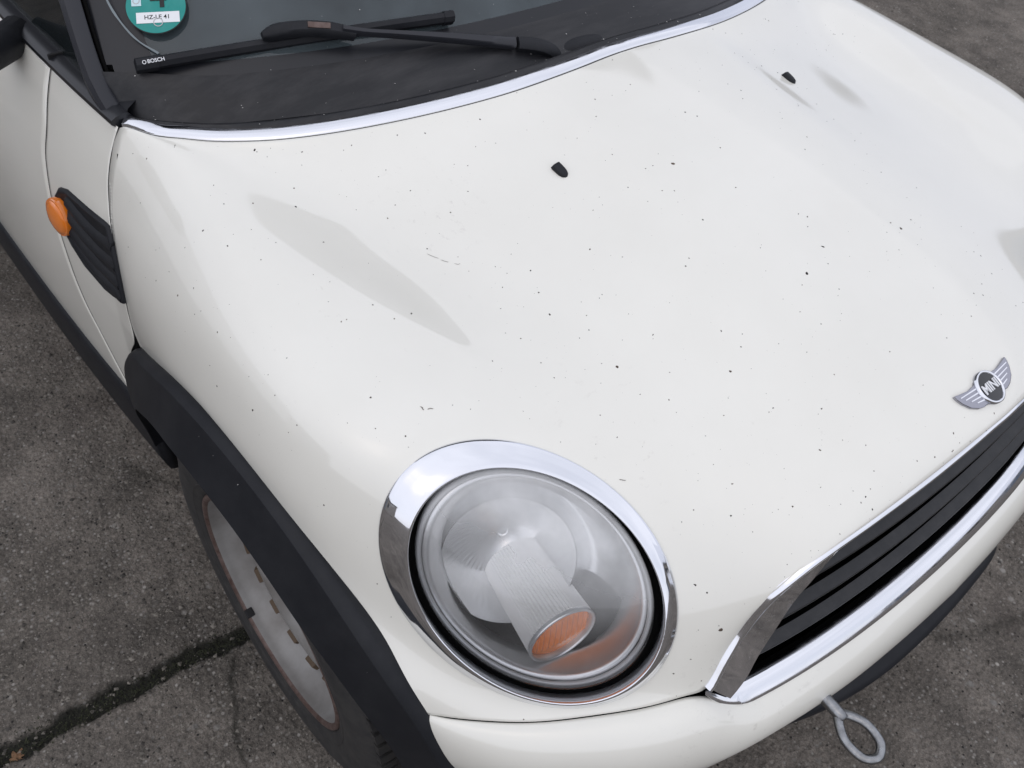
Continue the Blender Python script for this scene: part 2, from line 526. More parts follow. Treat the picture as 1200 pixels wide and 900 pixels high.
BONNET_NET = np.array([
-1583,0,9479,-1583,-134,9479,-1594,-405,9467,-1566,-805,9459,-1560,-1211,9448,-1564,-1613,9433,-1592,-2015,9404,-1641,-2415,9377,-1711,-2811,9349,-1799,-3204,9317,-1902,-3593,9284,
-2017,-3978,9252,-2144,-4360,9221,-2286,-4737,9191,-2449,-5106,9162,-2636,-5461,9133,-2864,-5797,9108,-3117,-6103,9076,-3433,-6380,9061,-3705,-6614,9005,-4187,-6846,9072,-4145,-6972,8826,
-4097,-7103,8573,-4057,-7209,8326,-4009,-7288,8055,-3857,-7384,7839,-3752,-7434,7583,-3658,-7487,7327,-3574,-7530,7065,-3519,-7567,6791,-3515,-7591,6516,-3482,-7613,6228,-3312,-7625,6113,
-3236,-7630,6067,-1544,0,9472,-1544,-176,9472,-1527,-448,9463,-1498,-798,9452,-1486,-1170,9437,-1488,-1544,9413,-1500,-1915,9377,-1526,-2285,9334,-1570,-2658,9287,-1627,-3038,9238,
-1695,-3422,9190,-1778,-3799,9147,-1877,-4156,9111,-1990,-4489,9081,-2120,-4800,9058,-2271,-5097,9041,-2443,-5387,9031,-2633,-5673,9026,-2847,-5954,9032,-3053,-6224,9035,-3279,-6484,9048,
-3325,-6698,8936,-3327,-6892,8767,-3325,-7064,8557,-3321,-7210,8314,-3297,-7340,8069,-3290,-7435,7807,-3283,-7509,7542,-3262,-7563,7276,-3235,-7602,7008,-3213,-7628,6741,-3170,-7644,6486,
-3087,-7650,6304,-3035,-7644,6178,-1138,0,9409,-1138,-210,9409,-1111,-482,9403,-1087,-803,9392,-1080,-1149,9375,-1084,-1502,9347,-1086,-1854,9304,-1095,-2206,9250,-1120,-2565,9190,
-1154,-2936,9128,-1191,-3317,9067,-1245,-3686,9015,-1318,-4023,8974,-1402,-4324,8943,-1502,-4593,8925,-1619,-4849,8918,-1742,-5113,8919,-1874,-5392,8930,-2015,-5683,8952,-2143,-5984,8976,
-2251,-6279,8984,-2322,-6548,8942,-2376,-6789,8840,-2423,-7003,8675,-2482,-7186,8463,-2558,-7335,8226,-2646,-7448,7973,-2720,-7532,7714,-2756,-7590,7458,-2760,-7631,7206,-2744,-7659,6963,
-2711,-7675,6741,-2665,-7680,6555,-2622,-7672,6407,-397,0,9295,-397,-234,9295,-384,-509,9291,-375,-817,9282,-376,-1146,9265,-381,-1485,9235,-379,-1827,9189,-381,-2173,9128,
-393,-2527,9060,-407,-2894,8989,-422,-3267,8920,-451,-3625,8860,-498,-3947,8814,-556,-4226,8783,-630,-4471,8768,-716,-4709,8767,-798,-4967,8776,-881,-5251,8795,-968,-5560,8825,
-1045,-5887,8856,-1113,-6213,8873,-1190,-6516,8859,-1282,-6785,8799,-1388,-7019,8680,-1519,-7211,8513,-1675,-7360,8310,-1838,-7471,8082,-1976,-7551,7842,-2066,-7610,7604,-2113,-7653,7375,
-2129,-7683,7165,-2118,-7702,6982,-2081,-7710,6837,-2012,-7709,6737,558,0,9142,558,-250,9142,542,-528,9142,530,-831,9136,530,-1151,9119,533,-1483,9088,527,-1821,9041,
521,-2168,8980,521,-2524,8907,521,-2886,8832,515,-3242,8759,505,-3584,8695,484,-3894,8645,442,-4161,8615,387,-4401,8603,329,-4645,8605,269,-4914,8621,215,-5216,8646,
166,-5548,8677,106,-5897,8711,32,-6243,8732,-50,-6565,8722,-160,-6847,8676,-319,-7082,8599,-515,-7265,8483,-723,-7400,8323,-923,-7496,8127,-1099,-7567,7913,-1240,-7623,7697,
-1341,-7668,7495,-1406,-7700,7317,-1431,-7719,7174,-1418,-7726,7075,-1367,-7722,7027,1528,0,8974,1528,-259,8974,1503,-541,8976,1488,-843,8972,1491,-1159,8955,1496,-1487,8923,
1485,-1824,8877,1474,-2167,8818,1474,-2516,8747,1478,-2863,8672,1475,-3200,8601,1474,-3522,8537,1465,-3819,8488,1431,-4085,8460,1383,-4338,8451,1332,-4603,8455,1274,-4896,8475,
1220,-5223,8504,1174,-5579,8535,1108,-5943,8571,1022,-6299,8594,931,-6630,8584,811,-6917,8544,630,-7143,8488,414,-7311,8398,197,-7431,8264,-4,-7517,8091,-191,-7581,7900,
-368,-7636,7710,-519,-7679,7537,-631,-7708,7392,-695,-7722,7283,-712,-7722,7214,-685,-7708,7187,2398,0,8807,2398,-263,8807,2399,-547,8806,2400,-849,8799,2402,-1166,8782,
2400,-1493,8752,2389,-1828,8708,2375,-2163,8651,2365,-2492,8585,2359,-2816,8514,2356,-3135,8446,2352,-3435,8387,2336,-3717,8342,2299,-3988,8314,2244,-4261,8304,2178,-4549,8309,
2101,-4867,8327,2022,-5216,8353,1946,-5586,8386,1867,-5954,8419,1779,-6308,8441,1676,-6638,8440,1546,-6924,8409,1382,-7144,8347,1194,-7306,8250,1003,-7427,8117,820,-7518,7958,
640,-7588,7787,450,-7641,7625,276,-7679,7481,140,-7701,7364,52,-7709,7284,11,-7703,7249,15,-7684,7262,3206,0,8634,3206,-259,8634,3224,-542,8629,3239,-847,8619,
3240,-1168,8602,3231,-1500,8574,3218,-1834,8531,3200,-2162,8477,3177,-2479,8414,3158,-2784,8348,3146,-3079,8283,3127,-3358,8226,3093,-3627,8180,3042,-3900,8145,2970,-4185,8125,
2878,-4489,8119,2775,-4818,8123,2666,-5171,8137,2557,-5534,8160,2460,-5891,8182,2366,-6231,8199,2256,-6546,8207,2126,-6821,8182,1986,-7043,8105,1833,-7220,7988,1669,-7362,7854,
1500,-7475,7716,1328,-7560,7575,1154,-7617,7437,995,-7652,7313,867,-7671,7219,777,-7677,7166,726,-7668,7159,714,-7645,7197,3976,0,8447,3976,-249,8447,3989,-526,8440,
4001,-830,8429,4001,-1156,8413,3989,-1494,8386,3973,-1829,8345,3948,-2158,8291,3917,-2474,8231,3888,-2770,8167,3862,-3042,8102,3826,-3303,8040,3773,-3564,7983,3706,-3835,7930,
3617,-4124,7884,3504,-4432,7847,3381,-4760,7818,3251,-5097,7801,3119,-5434,7796,3002,-5768,7791,2893,-6085,7790,2775,-6372,7792,2647,-6627,7769,2521,-6857,7683,2387,-7057,7562,
2235,-7226,7443,2068,-7365,7338,1901,-7470,7237,1759,-7540,7124,1639,-7583,7022,1539,-7610,6955,1461,-7622,6933,1412,-7621,6955,1394,-7604,7017,4663,0,8247,4663,-231,8247,
4666,-497,8242,4668,-795,8233,4664,-1118,8217,4652,-1456,8190,4633,-1796,8150,4606,-2129,8099,4575,-2447,8040,4541,-2737,7975,4505,-3000,7907,4458,-3252,7834,4397,-3510,7756,
4322,-3781,7671,4226,-4073,7583,4109,-4382,7494,3979,-4699,7409,3840,-5016,7337,3696,-5328,7281,3559,-5631,7238,3427,-5917,7207,3295,-6177,7181,3164,-6415,7142,3036,-6642,7073,
2905,-6850,6984,2761,-7032,6895,2606,-7184,6816,2456,-7306,6745,2334,-7398,6676,2235,-7465,6621,2154,-7514,6596,2090,-7545,6605,2049,-7560,6651,2032,-7557,6734,5210,0,8053,
5210,-208,8053,5203,-460,8052,5196,-750,8045,5189,-1067,8028,5177,-1401,8000,5158,-1744,7961,5133,-2080,7912,5106,-2396,7855,5074,-2685,7791,5034,-2951,7720,4986,-3204,7636,
4928,-3463,7533,4852,-3738,7409,4763,-4030,7265,4661,-4331,7106,4541,-4633,6950,4408,-4931,6811,4267,-5220,6697,4116,-5494,6618,3962,-5750,6557,3816,-5988,6497,3677,-6214,6439,
3542,-6426,6399,3408,-6625,6358,3273,-6803,6305,3138,-6959,6243,3010,-7093,6192,2891,-7211,6172,2789,-7311,6176,2707,-7391,6192,2649,-7449,6222,2619,-7485,6269,2620,-7502,6341,
5564,1,7894,5564,-180,7894,5555,-421,7894,5544,-710,7884,5533,-1028,7864,5521,-1362,7834,5502,-1702,7796,5480,-2036,7749,5455,-2353,7694,5426,-2645,7633,5388,-2915,7564,
5344,-3175,7478,5291,-3438,7359,5223,-3717,7196,5148,-3994,6986,5071,-4270,6751,4985,-4549,6520,4884,-4824,6316,4756,-5090,6172,4607,-5340,6077,4450,-5573,6003,4299,-5794,5932,
4156,-6006,5874,4018,-6206,5849,3884,-6393,5836,3758,-6566,5808,3637,-6725,5768,3517,-6873,5738,3396,-7013,5745,3281,-7142,5777,3184,-7254,5812,3116,-7340,5840,3089,-7395,5855,
3114,-7415,5858,5700,1,7784,5700,-149,7784,5693,-384,7786,5681,-690,7763,5669,-1019,7737,5655,-1358,7702,5637,-1691,7666,5615,-2020,7622,5590,-2339,7572,5560,-2639,7515,
5527,-2908,7458,5488,-3177,7379,5443,-3436,7265,5386,-3732,7071,5327,-3967,6785,5285,-4192,6475,5254,-4440,6186,5225,-4686,5900,5116,-4926,5786,4987,-5155,5714,4852,-5373,5653,
4714,-5582,5598,4579,-5782,5555,4446,-5975,5534,4318,-6159,5523,4196,-6335,5506,4077,-6504,5481,3953,-6666,5465,3823,-6824,5471,3692,-6975,5492,3570,-7114,5514,3468,-7232,5524,
3408,-7307,5516,3402,-7338,5490,5610,0,7724,5610,-116,7725,5607,-350,7742,5598,-695,7684,5587,-1043,7654,5572,-1392,7609,5552,-1714,7577,5527,-2036,7536,5499,-2362,7494,
5467,-2679,7439,5438,-2932,7407,5404,-3219,7342,5372,-3439,7260,5326,-3801,7051,5281,-3946,6670,5286,-4088,6288,5324,-4309,5990,5428,-4516,5557,5327,-4728,5576,5242,-4936,5564,
5153,-5144,5543,5049,-5345,5527,4937,-5541,5506,4819,-5733,5486,4700,-5925,5462,4579,-6114,5437,4451,-6300,5413,4314,-6478,5390,4166,-6649,5368,4013,-6814,5347,3856,-6978,5328,
3696,-7136,5314,3582,-7236,5303,3533,-7292,5303,
]).reshape(14,34,3)/1e4


# ================================================================== THE SETTING: ground
SEAM = np.array([(-.205, -2.2), (-.205, -1.6), (-.197, -1.19), (-.178, -.95), (-.165, -.755), (-.17, -.5), (-.18, 0.), (-.2, 1.2)])
def seam_d(x, y):
    """signed distance from the joint between the slabs (the joint runs along y)"""
    cx = np.interp(y, SEAM[:, 1], SEAM[:, 0])
    return x - cx + .016 * (vnoise(x, y, 26, 3) - .5) + .012 * (vnoise(x, y, 70, 4) - .5)
SEAM_HW = .021

def axis(parts):
    out = [np.array([parts[0][0]])]
    for a, b, st in parts:
        n = max(1, int(round((b - a) / st)))
        out.append(np.linspace(a, b, n + 1)[1:])
    return np.concatenate(out)
gx = axis([(-600, -60, 90), (-60, -6, 6), (-6, -1.3, .12), (-1.3, -.32, .012), (-.32, -.08, .005), (-.08, 1.1, .012), (1.1, 6, .12), (6, 60, 6), (60, 600, 90)])
gy = axis([(-600, -60, 90), (-60, -6, 6), (-6, -1.4, .12), (-1.4, -.62, .006), (-.62, 1.0, .014), (1.0, 6, .1), (6, 60, 6), (60, 600, 90)])
GX, GY = np.meshgrid(gx, gy, indexing='ij')
def ground_h(x, y):
    near = 1 - sstep(np.hypot(x, y), 4, 8)
    h = .0035 * (vnoise(x, y, 9, 1) - .5) + .0028 * (vnoise(x, y, 40, 2) - .5) + .0022 * (vnoise(x, y, 110, 8) - .5)
    d = np.abs(seam_d(x, y))
    gr = (1 - sstep(d, SEAM_HW * .55, SEAM_HW * 1.25)) * near * (1 - sstep(y, .6, 1.0))
    rim = np.exp(-((d - SEAM_HW * 1.5) / .014) ** 2) * near
    return h * near - .011 * gr + gr * .006 * (vnoise(x, y, 60, 6) - .5) + .0015 * rim
GZ = ground_h(GX, GY)
m = M['ground'] = material('weathered_asphalt', (.08, .076, .07), .9)
pos = coords(m)
big = noise(m, 1.7, 5., .6, pos)
mid = noise(m, 9., 6., .65, pos)
fine = noise(m, 120., 6., .7, pos)
base = ramp(m, big, .3, .7, (.108, .099, .088), (.225, .205, .184))
base = mixc(m, .75, base, ramp(m, mid, .32, .72, (.22, .22, .215), (.72, .71, .69)), 'OVERLAY')
base = mixc(m, .6, base, ramp(m, fine, .3, .72, (.10, .10, .10), (.86, .84, .82)), 'OVERLAY')
def chips(scale, thr, col, base, jitter=.9):
    v = N(m, 'ShaderNodeTexVoronoi', Scale=scale, Randomness=jitter)
    L(m, pos, v.inputs['Vector'])
    d = ramp(m, v.outputs['Distance'], .18, .34, (1, 1, 1), (0, 0, 0))
    sep = N(m, 'ShaderNodeSeparateColor')
    L(m, v.outputs['Color'], sep.inputs[0])
    pick = ramp(m, sep.outputs[0], thr, thr + .06, (0, 0, 0), (1, 1, 1))
    mul = N(m, 'ShaderNodeMath', operation='MULTIPLY')
    L(m, d, mul.inputs[0]); L(m, pick, mul.inputs[1])
    tone = mixc(m, sep.outputs[1], tuple(c * .45 for c in col), col)
    return mixc(m, mul.outputs[0], base, tone), v.outputs['Distance']
grain = noise(m, 420., 5., .75, pos)
base = mixc(m, .7, base, ramp(m, grain, .28, .74, (.12, .12, .12), (.88, .87, .86)), 'OVERLAY')
base, h1 = chips(95., .42, (.33, .31, .28), base)
base, h2 = chips(190., .45, (.27, .245, .215), base)
base, h3 = chips(42., .90, (.34, .32, .29), base)
base, h4 = chips(70., .965, (.52, .49, .44), base)
base, _h = chips(120., .86, (.022, .021, .02), base)
# reddish and oily stains
st = ramp(m, noise(m, 3.1, 4., .6, pos), .58, .74, (0, 0, 0), (.45, .45, .45))
base = mixc(m, st, base, (.075, .06, .053))
at = N(m, 'ShaderNodeAttribute', attribute_name='seam')
base = mixc(m, at.outputs['Fac'], base, ramp(m, noise(m, 190., 6., .75, pos), .35, .75, (.006, .007, .0055), (.036, .034, .026)))
L(m, base, BS(m).inputs['Base Color'])
nb = bump(m, fine, .8, .005)
nb = bump(m, h1, .7, .004, nb)
nb = bump(m, h2, .4, .002, nb)
L(m, nb, BS(m).inputs['Normal'])
BS(m).inputs['Specular IOR Level'].default_value = .3
ground = obj('ground', np.stack([GX, GY, GZ], -1).reshape(-1, 3), flipf(gfaces(len(gx), len(gy))), 'ground')
tag(ground, 'weathered grey asphalt yard with coarse aggregate and a dark seam', kind='structure')
# the dirt that fills the joint has a shape of its own
sd_ = np.abs(seam_d(GX, GY))
smask = (1 - sstep(sd_, SEAM_HW * .75, SEAM_HW * 1.15)) * (1 - sstep(GY, .6, 1.0)) * (np.hypot(GX, GY) < 5)
def crack(P, wdt, s):
    P = np.asarray(P, float)
    d = np.full(GX.shape, 9.)
    for a, b in zip(P[:-1], P[1:]):
        ab = b - a
        t = np.clip(((GX - a[0]) * ab[0] + (GY - a[1]) * ab[1]) / (ab @ ab), 0, 1)
        d = np.minimum(d, np.hypot(GX - a[0] - t * ab[0], GY - a[1] - t * ab[1]))
    return s * np.exp(-(d / wdt) ** 2)
smask = np.maximum(smask, crack([(-.125, -.812), (-.085, -.84), (-.04, -.852), (.0, -.876), (.05, -.885)], .0045, .8))
smask = np.maximum(smask, crack([(-.66, -.79), (-.62, -.773), (-.57, -.74), (-.53, -.715)], .006, .6))
smask = np.maximum(smask, crack([(.66, .30), (.70, .36), (.74, .47), (.80, .62)], .008, .6))
at = ground.data.attributes.new('seam', 'FLOAT', 'POINT')
at.data.foreach_set('value', smask.reshape(-1).astype(np.float32))

# loose grit: tiny real stones, far too many to count
def stones(n, region, smin, smax, seed):
    r = np.random.default_rng(seed)
    base = np.array([(1, 0, 0), (-.9, .1, 0), (0, 1, .1), (.1, -1, 0), (0, .1, .7), (0, 0, -.6)])
    tri = [(0, 2, 4), (2, 1, 4), (1, 3, 4), (3, 0, 4), (2, 0, 5), (1, 2, 5), (3, 1, 5), (0, 3, 5)]
    V, F = [], []
    for i in range(n):
        x, y = region(r)
        s = smin + (smax - smin) * r.random() ** 3
        a = r.random() * 6.28
        b = base * (1 + .35 * r.standard_normal((6, 3))) * s * np.array([1, .6 + .4 * r.random(), .8])
        c, q = math.cos(a), math.sin(a)
        b = b @ np.array([[c, q, 0], [-q, c, 0], [0, 0, 1]])
        V.append(b + np.array([x, y, float(ground_h(np.array(x), np.array(y))) + s * .12]))
        F += [tuple(k + 6 * i for k in t) for t in tri]
    return np.vstack(V), F
m = M['grit'] = material('grit', (.2, .18, .16), .85)
oi = N(m, 'ShaderNodeNewGeometry')
L(m, ramp(m, oi.outputs['Random Per Island'], .0, 1., (.045, .041, .036), (.22, .20, .17)), BS(m).inputs['Base Color'])
def reg_a(r): return (r.uniform(-1.25, .1), -1.3 + .62 * r.random())
def reg_b(r): return (r.uniform(.55, 1.1), r.uniform(-.35, .9))
def reg_c(r): return (r.uniform(-1.3, .3), r.uniform(1.0, 3.6))
Vs, Fs = merge(stones(5200, reg_a, .0010, .0062, 1), stones(1500, reg_b, .001, .0050, 2), stones(1500, reg_c, .0015, .007, 3))
tag(obj('gravel', Vs, Fs, 'grit', smooth=False), 'loose grit and small stone chips scattered over the asphalt', 'gravel', kind='stuff')

# crumbly soil and moss in the joint
def seam_bits(n, seed):
    r = np.random.default_rng(seed)
    V, F = [], []
    k = 0
    for i in range(n):
        y = r.uniform(-1.35, -.72)
        cx = np.interp(y, SEAM[:, 1], SEAM[:, 0])
        x = cx + r.normal(0, .010)
        z = float(ground_h(np.array(x), np.array(y)))
        a, l, wd = r.random() * 6.28, r.uniform(.002, .007), r.uniform(.0006, .0016)
        d = np.array([math.cos(a), math.sin(a), 0])
        p = np.array([-d[1], d[0], 0])
        up = np.array([0, 0, 1.]) * r.uniform(.2, 1.)
        o = np.array([x, y, z - .0006])
        V += [o - p * wd, o + p * wd, o + d * l * .5 + p * wd * .7 + up * l * .5, o + d * l + up * l * .75, o + d * l * .5 - p * wd * .7 + up * l * .5]
        F += [(k, k + 1, k + 2, k + 4), (k + 4, k + 2, k + 3)]
        k += 5
    return V, F
m = M['moss'] = material('dark_moss', (.03, .04, .02), .9)
oi = N(m, 'ShaderNodeNewGeometry')
L(m, ramp(m, oi.outputs['Random Per Island'], .1, 1., (.008, .008, .006), (.04, .044, .022)), BS(m).inputs['Base Color'])
Vs, Fs = seam_bits(3200, 5)
tag(obj('moss', Vs, Fs, 'moss', smooth=False), 'dark crumbly moss and soil filling the seam in the asphalt', 'moss', kind='stuff')

# dry leaf at the end of the seam
m = M['leaf'] = material('dry_leaf', (.22, .12, .06), .8)
L(m, ramp(m, noise(m, 180., 4.), .3, .7, (.26, .15, .08), (.13, .07, .035)), BS(m).inputs['Base Color'])
def leaf(cx, cy, s, ang):
    a = np.linspace(0, 2 * math.pi, 40, endpoint=False)
    lob = 1 + .42 * np.cos(5 * a) * (.6 + .4 * np.cos(a)) + .12 * np.cos(11 * a)
    ring = np.stack([np.cos(a) * lob, np.sin(a) * lob * .8], -1) * s
    V = [(0, 0, .003)]
    for f in (.5, 1.):
        for q in ring * f:
            V.append((q[0], q[1], .002 + .25 * abs(q[1]) * f + .0015 * math.sin(q[0] * 900)))
    F = [(0, 1 + i, 1 + (i + 1) % 40) for i in range(40)]
    F += [(1 + i, 41 + i, 41 + (i + 1) % 40, 1 + (i + 1) % 40) for i in range(40)]
    V = np.array(V)
    c, q = math.cos(ang), math.sin(ang)
    V = V @ np.array([[c, q, 0], [-q, c, 0], [0, 0, 1]])
    return V, F
lroot = empty('dry_leaf', (-.187, -1.178, float(ground_h(np.array(-.187), np.array(-1.178))) + .001))
tag(lroot, 'small curled brown dry leaf lying in the dark seam of the asphalt', 'leaf')
V, F = leaf(0, 0, .011, 2.2)
lf = obj('leaf_blade', V, F, 'leaf', lroot)
V, F = tube([(0, 0, .0035), (.007, .005, .004), (.014, .009, .003), (.019, .010, .001)], .0005, 5)
obj('leaf_stalk', V, F, 'leaf', lroot)

# ================================================================== THE CAR  (x forward, y to the car's left, front axle at x = 0)
car = empty('car', (0, 0, 0))
tag(car, 'dirty white compact hatchback with round chrome-ringed headlight and black wheel arches', 'car')
IN = (-.6, 0, .35)                       # a point inside the car, to orient panels outward

# ---- bonnet: one clamshell panel with an oval opening for each headlight
def bonnet_eval(u, v):
    n, k, _ = BONNET_NET.shape
    P = np.einsum('ki,kj,ijc->kc', bsp(n, u), bsp(k, v), BONNET_NET)
    ay = np.abs(P[:, 1])
    dome = sstep(ay, .165, .235) * (1 - sstep(P[:, 0], -.02, .21)) * sstep(u, 0, .10)
    # valley between the centre of the bonnet and the wing, fading out above the headlight
    yv, yc_ = .505, np.maximum(.535, .655 - (P[:, 0] + .12) * .47)
    val = np.where(ay < yv, sstep(ay, .27, yv), 1 - sstep(ay, yv, yc_))
    P[:, 2] -= .0045 * dome + .0115 * val * (1 - sstep(P[:, 0], -.05, .22)) * sstep(u, 0, .16)
    return P
def bonnet_frame(u, v):
    h = 1e-3
    p = bonnet_eval(np.array([u]), np.array([v]))[0]
    a = bonnet_eval(np.array([min(u + h, 1)]), np.array([v]))[0] - bonnet_eval(np.array([max(u - h, 0)]), np.array([v]))[0]
    b = bonnet_eval(np.array([u]), np.array([min(v + h, 1)]))[0] - bonnet_eval(np.array([u]), np.array([max(v - h, 0)]))[0]
    n = unit(np.cross(b, a))
    return p, unit(a), unit(b), n if n[2] > 0 else -n

def fourier(c, t):
    c = np.asarray(c)
    A = [np.ones_like(t)]
    for k in range(1, (len(c) - 1) // 2 + 1):
        A += [np.cos(k * t), np.sin(k * t)]
    return np.stack(A, -1) @ c
HL_OUT = [[.3502, -.5864, .6921], [-.1395, -.0898, .0935], [.0117, -.0957, -.1011], [.0083, -.0026, .011], [-.0002, -.0012, .0068], [.0034, -.0023, .0049], [0, .0014, -.0006], [.0006, .0002, 0], [.0001, 0, .0008]]
HL_IN = [[.3589, -.5845, .6887], [-.1174, -.074, .0868], [.0065, -.0842, -.0876], [.0066, -.0023, .009], [.0003, -.0011, .0066], [.0022, -.0016, .0031], [.0002, .0008, -.0001], [.0004, .0001, 0], [.0001, 0, .0005]]
HN = unit(np.array([.690, -.495, .529]))          # the way the headlight faces
HC = np.array([.3589, -.5845, .6887])
HE1 = unit(np.array([.707, .353, -.612]) - HN * (np.array([.707, .353, -.612]) @ HN))
HE2 = np.cross(HN, HE1)

NU, NV = 170, 210
ug, vg = np.linspace(0, 1, NU), np.linspace(0, 1, NV)
UG, VG = np.meshgrid(ug, vg, indexing='ij')
BP = bonnet_eval(UG.ravel(), VG.ravel())
BP[VG.ravel() == 0, 1] = 0.
tt = np.linspace(0, 2 * math.pi, 96, endpoint=False)
ringo, ringi = fourier(HL_OUT, tt), fourier(HL_IN, tt)
hole = ringo * .72 + ringi * .28
h2 = np.stack([(hole - HC) @ HE1, (hole - HC) @ HE2], -1)
q2 = np.stack([(BP - HC) @ HE1, (BP - HC) @ HE2], -1)
def inside(P, poly):
    x, y = P[:, 0], P[:, 1]
    c = np.zeros(len(P), bool)
    for i in range(len(poly)):
        x1, y1 = poly[i]
        x2, y2 = poly[i - 1]
        k = ((y1 > y) != (y2 > y)) & (x < (x2 - x1) * (y - y1) / (y2 - y1 + 1e-12) + x1)
        c ^= k
    return c
near = np.linalg.norm(BP - HC, axis=1) < .26
cut = inside(q2, h2) & near
BF = [f for f in gfaces(NU, NV) if not all(cut[i] for i in f)]
def left_shift(V):
    V = np.array(V, float).reshape(-1, 3)
    V[:, 0] += .052 * sstep(V[:, 0], -.10, .25) * (1 - sstep(V[:, 0], .33, .52)) * sstep(V[:, 1], .20, .66)
    return V
V2 = left_shift(mir(BP))
BV = np.vstack([BP, V2])
BFall = BF + [tuple(i + len(BP) for i in reversed(f)) for f in BF]
me_o = obj('bonnet', BV, BFall, 'paint', car, out_from=IN)
bm = bmesh.new()
bm.from_mesh(me_o.data)
bmesh.ops.remove_doubles(bm, verts=[v for v in bm.verts if abs(v.co.y) < 2e-3], dist=1.5e-4)
bmesh.ops.delete(bm, geom=[v for v in bm.verts if not v.link_faces], context='VERTS')
bm.to_mesh(me_o.data)
bm.free()
solid(me_o, .0035, 'paint')
bonnet = me_o

# chrome strip along the rear edge of the bonnet
edge_v = np.linspace(0, .614, 70)
re = bonnet_eval(np.zeros(70), edge_v)
full = np.vstack([re[::-1], mir(re)[1:]])
tn = tangents(full)
upv = np.tile([0, 0, 1.], (len(full), 1))
back = unit(np.cross(upv, tn))
back = np.where((back[:, :1] > 0), -back, back)
upn = unit(np.cross(tn, back))
upn = np.where(upn[:, 2:] < 0, -upn, upn)
taper = np.clip(np.minimum(np.arange(len(full)), np.arange(len(full))[::-1]) / 5., .35, 1)
sec = np.array([(.0015, -.004), (.0015, .0012), (.004, .0042), (.012, .0066), (.020, .0072), (.0235, .005), (.0235, -.004)])
sec = np.stack([sec[:, 0][None] * (.45 + .55 * taper[:, None]), np.broadcast_to(sec[:, 1][None], (len(full), 7))], -1)
V, F = sweep(full, sec, back, upn)
obj('bonnet_trim_strip', V, F, 'dull_chrome', bonnet, out_from=None, auto=35)
V, F = sweep(full + back * .0 , [(-.0005, -.010), (-.0005, -.0005), (.002, -.0005), (.002, -.010)], back, upn)
obj('seal', V, F, 'seal', bonnet)

# washer nozzles
def nozzle(u, v, side):
    p, a, b, n = bonnet_frame(u, v)
    if side > 0:
        p, a, n = p * [1, -1, 1], a * [1, -1, 1], n * [1, -1, 1]
    a = unit(a - n * (a @ n))
    lat = np.cross(n, a)
    V = []
    nL, nW = 9, 12
    for i in range(nL):
        s = i / (nL - 1)
        xx = -.013 + .027 * s
        wd = .0072 * math.sqrt(max(0.02, 1 - (max(0, s - .45) / .55) ** 2.4)) * (.86 if s == 0 else 1)
        ht = .0078 * (1 - .45 * s ** 2) * (0.05 if s in (0, 1) else 1)
        for j in range(nW):
            th = math.pi * j / (nW - 1)
            V.append(p + a * xx + lat * (wd * math.copysign(abs(math.cos(th)) ** .55, math.cos(th))) + n * (ht * math.sin(th) ** .6 - .0008))
    F = gfaces(nL, nW)
    F += [tuple(range(nW)), tuple((nL - 1) * nW + j for j in range(nW))[::-1]]
    o = obj('washer_nozzle', V, F, 'plastic', bonnet, out_from=tuple(p - n * .01))
    return o
nozzle(.2, .2215, -1)
nozzle(.2, .2215, 1)

# wing badge on the nose
p, a, b, n = bonnet_frame(.846, .004)
p[1] = 0
n = unit(np.array([n[0], 0, n[2]]))
up = unit(np.array([-n[2], 0, n[0]]))
lat = np.array([0, 1., 0])
badge = empty('badge', (0, 0, 0), car)
half = [(.0, .0215), (.012, .0190), (.0195, .0135), (.034, .0125), (.049, .0150), (.061, .0175), (.0605, .0120), (.057, .004), (.049, -.006), (.038, -.0125), (.028, -.0150), (.0185, -.0150), (.0125, -.0185), (.0, -.0215)]
outl = half + [(-x, y) for x, y in half[::-1][1:-1]]
V, F = ngon_prism(outl, p, lat, up, n, -.003, .0030)
add_bevel(obj('badge_wings', V, F, 'badge_chrome', badge, smooth=False), .0012, 2)
for s in (-1, 1):
    for k, (x0, x1, yy) in enumerate(((.022, .055, .0085), (.022, .050, .003), (.022, .043, -.0025), (.022, .036, -.008))):
        V, F = ngon_prism([(s * x0, yy - .0008), (s * x1, yy + .0018), (s * x1, yy + .0030), (s * x0, yy + .0010)][::s], p, lat, up, n, .0030, .0039)
        obj('feather', V, F, 'chrome', badge, smooth=False)
ang = np.linspace(0, 2 * math.pi, 48, endpoint=False)
prof = [(.0185, .002), (.0190, .0055), (.0205, .0068), (.0222, .0060), (.0228, -.002)]
V = [p + lat * (r_ * math.cos(t)) + up * (r_ * math.sin(t)) + n * h_ for t in ang for r_, h_ in prof]
obj('badge_ring', V, gfaces(48, 5, True), 'chrome', badge)
V = [p + n * .0056] + [p + lat * (.0188 * math.cos(t)) + up * (.0188 * math.sin(t)) + n * .0046 for t in ang]
obj('badge_disc', V, [(0, 1 + i, 1 + (i + 1) % 48) for i in range(48)], 'badge_dark', badge)
text('badge_lettering', 'MINI', .0178, lat, up, n, p + n * .0058, 'white_print', badge, .0006, .0003, .90)

